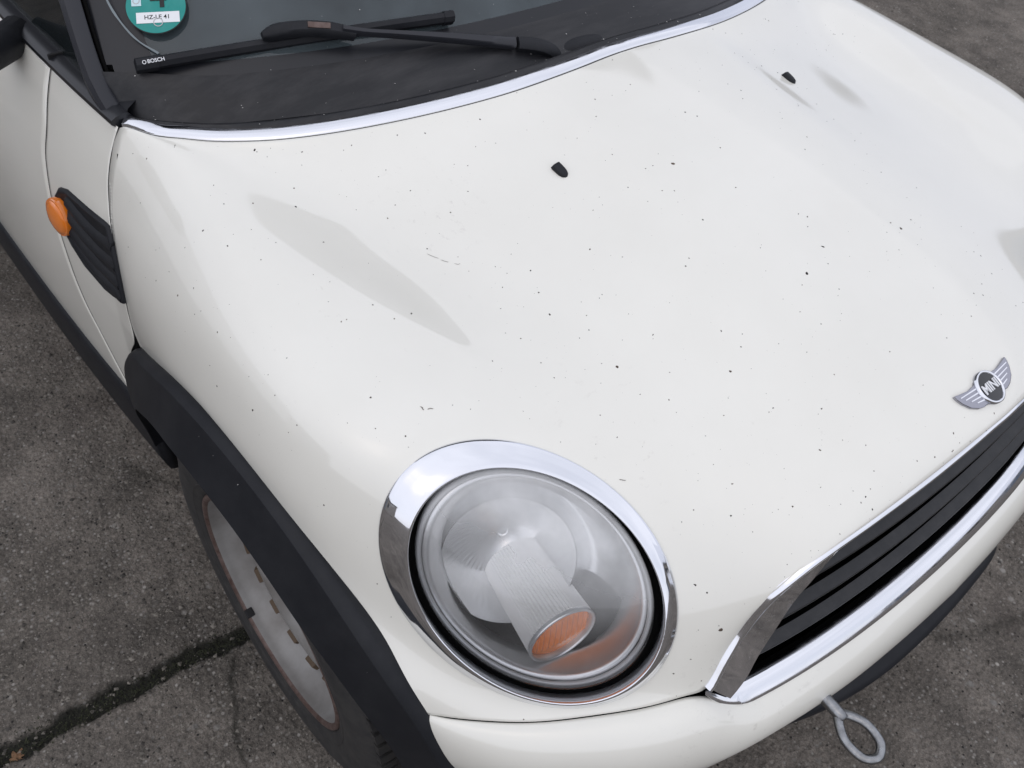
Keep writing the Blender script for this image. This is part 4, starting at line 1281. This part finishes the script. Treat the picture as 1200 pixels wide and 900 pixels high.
# ------------------------------------------------------------------ glasshouse
def gl_x(y): return -.262 - .30 * y ** 2 - .32 * y ** 4
def gl_z(y): return .958 - .062 * y ** 2
GUP = unit(np.array([-.788, 0, .615]))
GN = unit(np.array([.615, 0, .788]))
def screen(y, t, off=0.):
    y, t = np.broadcast_arrays(np.asarray(y, float), np.asarray(t, float))
    return np.stack([gl_x(y) + GUP[0] * t, y * (1 - .20 * t), gl_z(y) + GUP[2] * t - .04 * t * y ** 2], -1) + GN * off
yy = np.linspace(-.660, .660, 60)
tq = np.linspace(-.008, .70, 30)
Yg, Tg = np.meshgrid(yy, tq, indexing='ij')
wind = obj('windscreen', screen(Yg, Tg).reshape(-1, 3), gfaces(60, 30), 'glass', car, out_from=(-1, 0, .9))
# dark printed border along the bottom and sides of the glass
bw = .034
Yb, Tb = np.meshgrid(yy, np.linspace(-.007, bw, 8), indexing='ij')
obj('printed_border', screen(Yb, Tb, .0006).reshape(-1, 3), gfaces(60, 8), 'gloss_black', wind)
for s in (-1, 1):
    Yb, Tb = np.meshgrid(np.linspace(.615, .666, 6) * s, np.linspace(bw, .70, 20), indexing='ij')
    obj('printed_border', screen(Yb, Tb, .0006).reshape(-1, 3), gfaces(6, 20), 'gloss_black', wind)
# edge of the wiped area: a pale line of dried dirt on the glass
M['film_line'] = material('dried_dirt', (.20, .23, .24), .8)
tq2 = np.linspace(0, 1, 30)
arc = curve_through([(-.560, -.620, 1.036), (-.531, -.627, 1.013), (-.505, -.625, .994), (-.477, -.617, .977), (-.452, -.601, .965)], 30)
ta_ = tangents(arc)
sa_ = unit(np.cross(ta_, GN))
V = []
for i in range(30):
    tt_ = (arc[i] - np.array([gl_x(arc[i][1]), 0, gl_z(arc[i][1])]))
    w_ = .0016 * (.6 + .6 * vnoise(np.array(i * .37), np.array(.2), 1.0, 3))
    V += [arc[i] + GN * .0022 - sa_[i] * w_, arc[i] + GN * .0022 + sa_[i] * w_]
obj('dirt_line', V, gfaces(30, 2), 'film_line', wind)
# environment sticker inside the glass, lower corner
st_c = np.array([-.490, -.577, 1.009]) + GN * -.001
sxv = unit(screen(-.54, .1) - screen(-.60, .1))
syv = np.cross(GN, sxv)
sticker = empty('windscreen_sticker', tuple(st_c))
tag(sticker, 'round green emission sticker with a large 4 and a number field behind the windscreen', 'sticker')
syv = unit(syv - sxv * (syv @ sxv)); sn = np.cross(sxv, syv)
ang = np.linspace(0, 2 * math.pi, 64, endpoint=False)
def disc(r, h, name, mat):
    V = [sn * h] + [sxv * r * math.cos(a) + syv * r * math.sin(a) + sn * h for a in ang]
    return obj(name, V, [(0, 1 + i, 1 + (i + 1) % 64) for i in range(64)], mat, sticker)
disc(.0400, .0024, 'sticker_edge', 'black_print')
disc(.0388, .0028, 'sticker_disc', 'green')
def card(cx, cy, sx, sy, h, name, mat, rot=0.):
    c, s = math.cos(rot), math.sin(rot)
    X, Y = sxv * c + syv * s, -sxv * s + syv * c
    V, F = box(sxv * cx + syv * cy + sn * h, (sx, sy, .0003), X, Y, sn)
    return obj(name, V, F, mat, sticker, smooth=False)
card(.002, -.0165, .056, .0155, .0032, 'number_field', 'white_print')
card(-.025, .0085, .0125, .015, .0032, 'hologram_field', 'pale_blue')
V = []
for r_ in (.0034, .0048):
    V += [sxv * (-.025 + r_ * math.cos(a)) + syv * (.0085 + r_ * math.sin(a)) + sn * .00345 for a in ang]
obj('hologram_ring', V, gfaces(2, 64, False, True), 'grey_print', sticker)
text('number', 'HZ-LE 41', .0085, sxv, syv, sn, sxv * .001 + syv * -.0162 + sn * .0035, 'black_print', sticker, .00008, .00008)
text('numeral', '4', .043, sxv, syv, sn, sxv * .004 + syv * .0115 + sn * .0033, 'black_print', sticker, .00008, .0008)
V = []
for r_ in (.0052, .0064):
    V += [sxv * (.002 + r_ * math.cos(a)) + syv * (-.0235 + r_ * math.sin(a)) + sn * .0036 for a in ang]
obj('stamp_ring', V, gfaces(2, 64, False, True), 'grey_print', sticker)

# scuttle panel (cowl) between bonnet strip and glass
yc = np.linspace(-.680, .680, 70)
def strip_xz(y):
    a = np.abs(re[:, 1])
    return np.interp(np.abs(y), a, re[:, 0]), np.interp(np.abs(y), a, re[:, 2])
sx_, sz_ = strip_xz(yc)
prow = []
for f, dz in ((0.0, -.014), (.02, .0015), (.10, .0045), (.17, .001), (.21, -.010), (.26, -.016), (.42, -.014), (.60, -.006), (.80, -.001), (.97, .004), (1.04, -.004)):
    xa = sx_ - .0245
    xx = xa + (gl_x(yc) - .012 - xa) * f
    zz = sz_ + (gl_z(yc) + .006 - sz_) * f + dz
    prow.append(np.stack([xx, yc, zz + (.010 * sstep(np.abs(yc), .54, .66) if f >= .8 else 0.)], -1))
V = np.stack(prow, 1)
cowl = obj('cowl_panel', V.reshape(-1, 3), gfaces(70, len(prow)), 'cowl', car, auto=50)
# water drain slot and hose hump seen on the cowl
path = np.stack([np.interp(np.linspace(-.62, -.40, 30), yc, prow[4][:, 0]), np.linspace(-.62, -.40, 30), np.interp(np.linspace(-.62, -.40, 30), yc, prow[4][:, 2]) + .001], -1)
wdt = np.sin(np.linspace(.05, math.pi - .05, 30)) ** .6
sec = np.stack([np.array([-.011, .011, .011, -.011])[None] * wdt[:, None], np.array([-.001, -.001, .0015, .0015])[None] * np.ones((30, 1))], -1)
V, F = sweep(path, sec, [1., 0, 0], [0, 0, 1.])
obj('drain_slot', V, F, 'void', cowl)

# black belt seal from the bonnet corner along the doors
xs_ = np.linspace(-.418, -2.6, 70)
zb_ = .902 + .030 * sstep(-xs_, .5, 2.6)
path = np.stack([xs_, side_y(xs_, np.minimum(zb_, .925)) , zb_], -1)
V, F = sweep(path, [(.001, -.003), (-.0045, .0015), (-.0035, .0075), (.003, .0115), (.012, .014), (.020, .0135), (.026, .005), (.024, -.006)], [0, 1., 0], [0, 0, 1.])
belt = pair('belt_seal', V, F, 'gloss_black', car, auto=40)
q = on_side(-.615, .905, 0.)
V, F = box(q + np.array([0, .010, .0075]), (.005, .024, .014))
for o in pair('seal_joint', V, F, 'seal', belt, smooth=False):
    add_bevel(o, .0015, 2)
# base filler under the pillars, dark
V = []
for x in np.linspace(-.418, -.70, 16):
    y0 = float(side_y(x, .90))
    V += [(x, y0 + .014, .906), (x - .006, y0 + .024, .917), (x - .014, y0 + .040, .922), (x - .02, y0 + .060, .918), (x - .02, y0 + .10, .90)]
pair('pillar_base', V, gfaces(16, 5), 'plastic', car)

# pillars and roof
PA = curve_through([(-.450, -.668, .905), (-.475, -.671, .935), (-.60, -.645, 1.05), (-.80, -.605, 1.22), (-.97, -.562, 1.305), (-1.15, -.545, 1.322)], 40)
tp = tangents(PA)
sx2 = unit(np.cross(tp, GN)); sx2 = np.where(sx2[:, 1:2] > 0, -sx2, sx2)
sn2 = unit(np.cross(sx2, tp)); sn2 = np.where(sn2[:, 2:] < 0, -sn2, sn2)
V, F = sweep(PA, [(.020, -.03), (.025, .003), (.020, .010), (.005, .012), (.0, .009), (-.003, -.004), (-.002, -.03)], sx2, sn2)
pair('windscreen_pillar', V, F, 'pillar', car, auto=40)
V, F = sweep(PA, [(-.0035, -.03), (-.0035, .0055), (-.008, .0045), (-.009, -.03)], sx2, sn2)
pair('screen_seal', V, F, 'void', car)
# side windows
xs_ = np.linspace(-.52, -2.55, 40)
top = np.stack([np.clip(-.62 - (xs_ + .52) * -1. , -3, 0), np.full(40, 0.), np.full(40, 0.)], -1)
V = []
for x in xs_:
    f = sstep(-x, .46, 1.10)
    zt = .93 + .40 * (np.clip((-x - .46) / .62, 0, 1))
    yt = float(side_y(x, .91)) + .012 + (.13) * np.clip((-x - .46) / .62, 0, 1)
    for q in np.linspace(0, 1, 6):
        V.append((x, float(side_y(x, .91)) + .012 + (yt - float(side_y(x, .91)) - .012) * q, .905 + (zt - .905) * q))
pair('side_window', V, gfaces(40, 6), 'side_glass', car)
roofr = []
for x, z, hw in ((-.86, 1.340, .545), (-1.0, 1.375, .558), (-1.3, 1.402, .565), (-1.7, 1.405, .565), (-2.1, 1.392, .555), (-2.5, 1.355, .535), (-2.68, 1.325, .52)):
    roofr.append([(x - .10 * (q / hw) ** 2 * (x > -1.2), q, z - .05 * (q / hw) ** 4 - .012 * (q / hw) ** 2) for q in np.linspace(-hw, hw, 9)])
SR_ = patch_through(np.array(roofr), 40, 40)
roof = obj('roof', SR_.reshape(-1, 3), gfaces(40, 40), 'paint', car, out_from=IN)
# tailgate and rear
tail = []
for x, z, hw in ((-2.66, 1.325, .52), (-2.80, 1.20, .56), (-2.93, 1.03, .60), (-3.02, .90, .62), (-3.06, .75, .64), (-3.08, .55, .65), (-3.06, .35, .64)):
    tail.append([(x + .10 * (q / hw) ** 4, q, z) for q in np.linspace(-hw, hw, 9)])
ST_ = patch_through(np.array(tail), 40, 30)
obj('tailgate', ST_.reshape(-1, 3), gfaces(40, 30), 'paint', car, out_from=IN)
rp = curve_through([(-2.40, -.645, .93), (-2.52, -.585, 1.12), (-2.58, -.515, 1.285)], 16)
V, F = tube(rp, .03, 10)
pair('rear_pillar', V, F, 'gloss_black', car)
# cabin: dashboard, floor, underside
Yd, Td = np.meshgrid(np.linspace(-.60, .60, 24), np.linspace(0, 1, 10), indexing='ij')
V = np.stack([gl_x(Yd) - .03 - .45 * Td, Yd, gl_z(Yd) - .035 - .03 * Td ** 2 + .012 * np.sin(Td * 5)], -1)
obj('dashboard', V.reshape(-1, 3), gfaces(24, 10), 'dash', car)
V, F = box((-1.75, 0, .55), (2.0, 1.30, .5))
obj('cabin_interior', V, F, 'dash', car, smooth=False)
V, F = box((-1.25, 0, .26), (3.5, 1.06, .10))
obj('underbody', V, F, 'void', car, smooth=False)
V, F = box((.15, 0, .45), (.7, .86, .40))
obj('engine_bay', V, F, 'void', car, smooth=False)

# door mirrors
for s in (1, -1):
    mroot = empty('door_mirror', (0, 0, 0), car)
    V, F = tube([(-.745, -.702, .898), (-.715, -.732, .900), (-.685, -.760, .905), (-.665, -.80, .925), (-.66, -.84, .965)], [.026, .026, .025, .022, .020], 16)
    V = V if s > 0 else mir(V)
    obj('mirror_foot', V, F if s > 0 else flipf(F), 'plastic', mroot)
    bm = bmesh.new()
    bmesh.ops.create_icosphere(bm, subdivisions=4, radius=1)
    for v in bm.verts:
        v.co = Vector((-.655 + .055 * v.co.x * (1 if v.co.x > 0 else .45), s * (-.905 + .085 * v.co.y), 1.015 + .062 * v.co.z))
    me = bpy.data.meshes.new('mirror_shell'); bm.to_mesh(me); bm.free(); me.shade_smooth()
    me.materials.append(M['plastic'])
    o = bpy.data.objects.new('mirror_shell', me); COL.objects.link(o); o.parent = mroot

# ------------------------------------------------------------------ wiper
wip = empty('wiper', (0, 0, 0), car)
b0, b1 = np.array([-.440, -.632, .9625]), np.array([-.304, -.226, .9915])
bl = np.stack([np.linspace(b0[i], b1[i], 30) for i in range(3)], -1)
bl += GN * (.004 * np.sin(np.linspace(0, math.pi, 30)))[:, None]
tb_ = tangents(bl)
bx_ = unit(np.cross(GN, tb_))
V, F = sweep(bl, [(-.0075, -.004), (-.0078, .003), (-.003, .0085), (.003, .0088), (.0075, .003), (.0075, -.004)], bx_, GN)
obj('blade', V, F, 'plastic', wip, auto=40)
V, F = sweep(bl - GN * .006, [(-.0012, -.010), (-.0022, .004), (.0022, .004), (.0012, -.010)], bx_, GN)
obj('blade_rubber', V, F, 'seal', wip)
V, F = sweep(bl[:3] * 1. - tb_[:1] * .006, [(-.0088, -.006), (-.009, .004), (-.004, .0096), (.004, .0098), (.0088, .004), (.0088, -.006)], bx_[:3], GN)
add_bevel(obj('blade_end_cap', V, F, 'plastic', wip, smooth=False), .001, 2)
V, F = sweep(bl[-2:] + tb_[-2:] * .004, [(-.0084, -.006), (-.0086, .004), (-.004, .0094), (.004, .0096), (.0084, .004), (.0084, -.006)], bx_[-2:], GN)
obj('blade_end_cap', V, F, 'plastic', wip, smooth=False)
# maker's lettering on the end cap, on the side that faces the bonnet
tl_ = tb_[1]
face_n = unit(GN * .85 - bx_[1] * .0 + np.array([.35, -.1, .1]))
yv_ = unit(np.cross(face_n, tl_))
if yv_[2] < 0: yv_ = -yv_
text('blade_lettering', 'BOSCH', .0068, tl_, yv_, np.cross(tl_, yv_), bl[1] + tl_ * .0045 + face_n * .0112, 'white_print', wip, .0001, .0001)
aa = np.linspace(0, 2 * math.pi, 24, endpoint=False)
V = []
lc = bl[1] - tl_ * .0105 + face_n * .0112
for r_ in (.0018, .0026):
    V += [lc + tl_ * r_ * math.cos(a) + yv_ * r_ * math.sin(a) for a in aa]
obj('blade_logo', V, gfaces(2, 24, False, True), 'white_print', wip)
# bracket over the blade and the arm to the spindle
br = curve_through([(-.380, -.482, .9935), (-.371, -.463, 1.0005), (-.352, -.425, 1.0035), (-.337, -.398, 1.001), (-.322, -.372, .995)], 16)
tbr = tangents(br); bbr = unit(np.cross(GN, tbr))
kq = np.array([.5, .8, 1, 1, 1, 1, 1, 1, 1, 1, 1, 1, .95, .9, .85, .8])
sec = np.array([(-.0092, -.012), (-.0092, .000), (-.0055, .004), (.0055, .004), (.0092, .000), (.0092, -.012)])
V, F = sweep(br, np.broadcast_to(sec, (16, 6, 2)) * kq[:, None, None], bbr, GN)
obj('bracket', V, F, 'plastic', wip, auto=45)
V, F = box(br[9] + GN * .0046, (.030, .0085, .0014), tbr[9], bbr[9], GN)
add_bevel(obj('bracket_clip', V, F, 'rust', wip, smooth=False), .0005, 2)
ar = curve_through([(-.330, -.388, 1.0015), (-.318, -.362, .996), (-.300, -.310, .988), (-.272, -.225, .974), (-.243, -.150, .9615)], 20)
tar = tangents(ar); bar_ = unit(np.cross(GN, tar))
kw = np.interp(np.linspace(0, 1, 20), [0, .25, .6, 1], [.5, .5, .78, 1.05])
sec = np.array([(-.0085, -.006), (-.0085, .001), (-.005, .0045), (.005, .0045), (.0085, .001), (.0085, -.006)])
V, F = sweep(ar, np.broadcast_to(sec, (20, 6, 2)) * np.stack([kw, np.ones(20)], -1)[:, None, :], bar_, GN)
obj('arm', V, F, 'pillar', wip, auto=45)
hd = curve_through([(-.241, -.146, .961), (-.233, -.125, .9575), (-.226, -.106, .952), (-.220, -.090, .942), (-.215, -.080, .925), (-.212, -.075, .905)], 18)
thd = tangents(hd); bhd = unit(np.cross(GN, thd))
kh = np.interp(np.linspace(0, 1, 18), [0, .2, .6, .9, 1], [1.1, 1.15, 1.25, 1.3, 1.3])
sec = np.array([(-.0088, -.014), (-.0088, .001), (-.005, .0048), (.005, .0048), (.0088, .001), (.0088, -.014)])
V, F = sweep(hd, np.broadcast_to(sec, (18, 6, 2)) * np.stack([kh, 1 + .3 * (kh - 1)], -1)[:, None, :], bhd, GN)
obj('arm_head', V, F, 'plastic', wip, auto=45)
V, F = tube([(-.226, -.085, .935), (-.226, -.085, .88)], .012, 12)
obj('spindle', V, F, 'void', wip)

# moulded hump of the cowl beside the spindle
V = []
for i in range(14):
    f_ = i / 13
    for j in range(17):
        th = math.pi * 2 * j / 16
        r_ = math.sin(f_ * math.pi / 2)
        V.append((-.231 + .022 * r_ * math.cos(th) - .006 * (1 - f_), -.030 + .062 * r_ * math.sin(th) * (1.0 if math.sin(th) > 0 else .8), .9475 - .016 * f_ ** 2.2))
obj('spindle_hump', V, gfaces(14, 17), 'plastic', cowl)

# ------------------------------------------------------------------ dirt on the car: specks nobody could count
def specks(n, place, smin, smax, seed):
    r = np.random.default_rng(seed)
    V, F = [], []
    k = 0
    for i in range(n):
        p, n_ = place(r)
        if p is None:
            continue
        s = smin + (smax - smin) * r.random() ** 4
        t1_ = unit(np.cross(n_, r.standard_normal(3)))
        t2_ = np.cross(n_, t1_)
        el = r.uniform(.45, 1.)
        c = p + n_ * (s * .35 + .0001)
        V.append(c)
        for j in range(6):
            th = 2 * math.pi * j / 6
            rad = s * r.uniform(.6, 1.2)
            V.append(p + t1_ * rad * math.cos(th) + t2_ * rad * el * math.sin(th) + n_ * .00008)
        F += [(k, k + 1 + j, k + 1 + (j + 1) % 6) for j in range(6)]
        k += 7
    return V, F
_P = BP.reshape(NU, NV, 3)
_N = unit(np.cross(np.gradient(_P, axis=1), np.gradient(_P, axis=0)))
_N = np.where(_N[..., 2:] < 0, -_N, _N)
def on_bonnet(r):
    fi, fj = r.random() * (NU - 1.001), r.random() * .86 * (NV - 1.001)
    i0, j0 = int(fi), int(fj)
    a_, b_ = fi - i0, fj - j0
    mixq = lambda T: (T[i0, j0] * (1 - a_) + T[i0 + 1, j0] * a_) * (1 - b_) + (T[i0, j0 + 1] * (1 - a_) + T[i0 + 1, j0 + 1] * a_) * b_
    p, n_ = mixq(_P), unit(mixq(_N))
    if abs((p - HC) @ HN) < .08 and inside(np.array([[(p - HC) @ HE1, (p - HC) @ HE2]]), h2 * 1.13)[0]:
        return None, None
    if n_[2] < .25: return None, None
    if r.random() < .5:
        p, n_ = p * [1, -1, 1], n_ * [1, -1, 1]
    return p, n_
m = M['speck'] = material('dirt_speck', (.05, .04, .035), .9)
oi = N(m, 'ShaderNodeNewGeometry')
L(m, ramp(m, oi.outputs['Random Per Island'], .2, 1., (.018, .015, .013), (.13, .095, .07)), BS(m).inputs['Base Color'])
Vs, Fs = merge(specks(1900, on_bonnet, .00025, .0016, 11), specks(150, on_bonnet, .0008, .0029, 12))
tag(obj('dirt_specks', Vs, Fs, 'speck', smooth=False), 'tiny dark dirt and plant specks sprinkled over the white bonnet', 'dirt', kind='stuff')
def on_screen(r):
    y, t = r.uniform(-.64, .3), r.uniform(-.0, .35)
    return screen(y, t, .0003), GN
def on_cowl(r):
    i = r.integers(2, 68); j = r.integers(1, len(prow) - 2); f = r.random()
    p = prow[j][i] * (1 - f) + prow[j + 1][i] * f
    return p + np.array([0, 0, .0006]), np.array([.1, 0, .99])
def on_grille(r):
    y = r.uniform(-.36, .25); z0 = (.580, .620, .660, .700)[r.integers(0, 4)]
    q = (z0 - .557) / .21
    return np.array([bar_x(y) - .010 - .040 * q - .014, y, z0 - .10 * y * y + .0075]), np.array([.2, 0, .98])
def on_flare(r):
    t = r.uniform(-.7, .9)
    return np.array([math.sin(t) * .40, np.interp(t, [-.7, 0, .9], [-.79, -.793, -.765]) , .305 + math.cos(t) * .40]), unit(np.array([math.sin(t) * .5, -.8, .5]))
m = M['dust_speck'] = material('pale_dust_speck', (.5, .49, .47), .9)
Vs, Fs = merge(specks(170, on_screen, .0004, .0016, 21), specks(150, on_cowl, .0004, .0016, 22), specks(60, on_grille, .0003, .0012, 23), specks(25, on_flare, .0004, .0010, 24))
tag(obj('dust_specks', Vs, Fs, 'dust_speck', smooth=False), 'pale dust specks on the windscreen, black cowl and grille slats', 'dust', kind='stuff')
# faint dried smear and a few plant fibres stuck to the bonnet
def fibre(u, v, du, dv, w_, n=14, wob=.15, seed=0):
    r = np.random.default_rng(seed)
    P = []
    for i in range(n):
        f = i / (n - 1)
        p, a, b, nn = bonnet_frame(u + du * f + wob * dv * math.sin(f * 5 + seed), v + dv * f + wob * du * math.sin(f * 4 + seed))
        P.append(p + nn * .0003)
    return tube(np.array(P), w_ * np.interp(np.linspace(0, 1, n), [0, .2, .8, 1], [.3, 1, 1, .3]), 4)
parts = [fibre(.228, .449, .010, -.006, .00028, 8, seed=1), fibre(.242, .440, .006, -.006, .0003, 8, seed=2), fibre(.252, .428, .004, -.008, .00025, 8, seed=3),
         fibre(.455, .603, .008, -.003, .0006, 8, seed=4), fibre(.462, .598, .002, -.006, .0005, 8, seed=5), fibre(.648, .474, .003, -.005, .0005, 8, seed=7)]
Vs, Fs = merge(*parts)
m = M['fibre'] = material('dry_fibre', (.22, .20, .18), .9)
tag(obj('plant_fibres', Vs, Fs, 'fibre', smooth=False), 'thin dry plant fibres stuck to the white bonnet', 'plant debris', kind='stuff')

# ================================================================== round the yard: only the chrome and the paint show it
M['cladding'] = material('grey_cladding', (.10, .10, .105), .6)
M['brick_wall'] = material('rendered_wall', (.36, .33, .29), .8)
L(M['brick_wall'], ramp(M['brick_wall'], noise(M['brick_wall'], .8, 5.), .3, .7, (.38, .35, .31), (.29, .27, .24)), BS(M['brick_wall']).inputs['Base Color'])
M['roof_sheet'] = material('roof_sheet', (.10, .10, .11), .6)
M['dark_glass'] = material('dark_window', (.03, .035, .04), .1)
M['truck_white'] = material('truck_white', (.75, .75, .74), .4, coat=.5)
M['door_steel'] = material('steel_door', (.16, .20, .26), .5)
def frame2(rot):
    c, s = math.cos(rot), math.sin(rot)
    return np.array([c, s, 0]), np.array([-s, c, 0]), np.array([0, 0, 1.])
def building(name, label, c, rot, ln, dp, ht, wall, nwin):
    root = empty(name, tuple(c))
    root.rotation_euler = (0, 0, rot)
    tag(root, label, 'building')
    V, F = box((0, 0, ht / 2), (ln, dp, ht))
    obj('wall', V, F, wall, root, smooth=False)
    V, F = ngon_prism([(-dp / 2 - .4, ht), (dp / 2 + .4, ht), (dp / 2 + .4, ht + .15), (0, ht + .9), (-dp / 2 - .4, ht + .15)], (0, 0, 0), (0, 1, 0), (0, 0, 1), (1, 0, 0), -ln / 2 - .3, ln / 2 + .3)
    obj('roof', V, F, 'roof_sheet', root, smooth=False)
    for k in range(nwin):
        x = -ln / 2 + ln * (k + .5) / nwin
        if k % 3 == 1:
            V, F = box((x, -dp / 2 - .03, 1.6), (2.6, .08, 3.2))
            obj('door', V, F, 'door_steel', root, smooth=False)
        else:
            V, F = box((x, -dp / 2 - .02, ht * .55), (1.8, .06, 1.3))
            wn = obj('window', V, F, 'dark_glass', root, smooth=False)
            V, F = box((x, -dp / 2 - .05, ht * .55 - .72), (2.0, .14, .08))
            obj('sill', V, F, 'cladding', wn, smooth=False)
building('warehouse', 'tall grey clad warehouse with dark pitched roof across the yard', (-12.4, 5.6, 0), R(66), 12.5, 8, 9.2, 'cladding', 4)
building('storage_shed', 'long low rendered shed with blue doors beyond the yard', (6.0, 25.0, 0), R(-14), 44, 8, 3.7, 'brick_wall', 11)
building('workshop', 'low rendered workshop with blue doors behind the white truck', (-13.0, -13.5, 0), R(135), 30, 8, 4.4, 'brick_wall', 8)
truck = empty('box_truck', (-5.2, -6.2, 0))
truck.rotation_euler = (0, 0, R(128))
tag(truck, 'white box truck parked in front of the rendered workshop', 'truck')
V, F = box((0, 0, 2.0), (5.0, 2.3, 2.4))
add_bevel(obj('cargo_box', V, F, 'truck_white', truck, smooth=False), .04, 2)
V, F = ngon_prism([(2.6, .5), (4.3, .5), (4.35, 1.35), (3.95, 2.3), (2.6, 2.45)], (0, 0, 0), (1, 0, 0), (0, 0, 1), (0, 1, 0), -1.05, 1.05)
cab = add_bevel(obj('cab', V, F, 'truck_white', truck, smooth=False), .06, 3)
V, F = ngon_prism([(3.98, 2.22), (4.34, 1.42), (4.37, 1.43), (4.02, 2.24)], (0, 0, 0), (1, 0, 0), (0, 0, 1), (0, 1, 0), -.92, .92)
obj('windscreen', V, F, 'dark_glass', cab, smooth=False)
V, F = box((.9, 0, .62), (6.6, .9, .3))
obj('chassis', V, F, 'plastic', truck, smooth=False)
for x in (-1.4, 3.4):
    for y in (-1.0, 1.0):
        V, F = lathe([(.02, -.13), (.25, -.14), (.27, -.11), (.40, -.12), (.43, -.06), (.43, .06), (.40, .12), (.02, .12)], x, .43, 32)
        obj('wheel', V + np.array([0, y, 0]), F, 'tyre', truck)
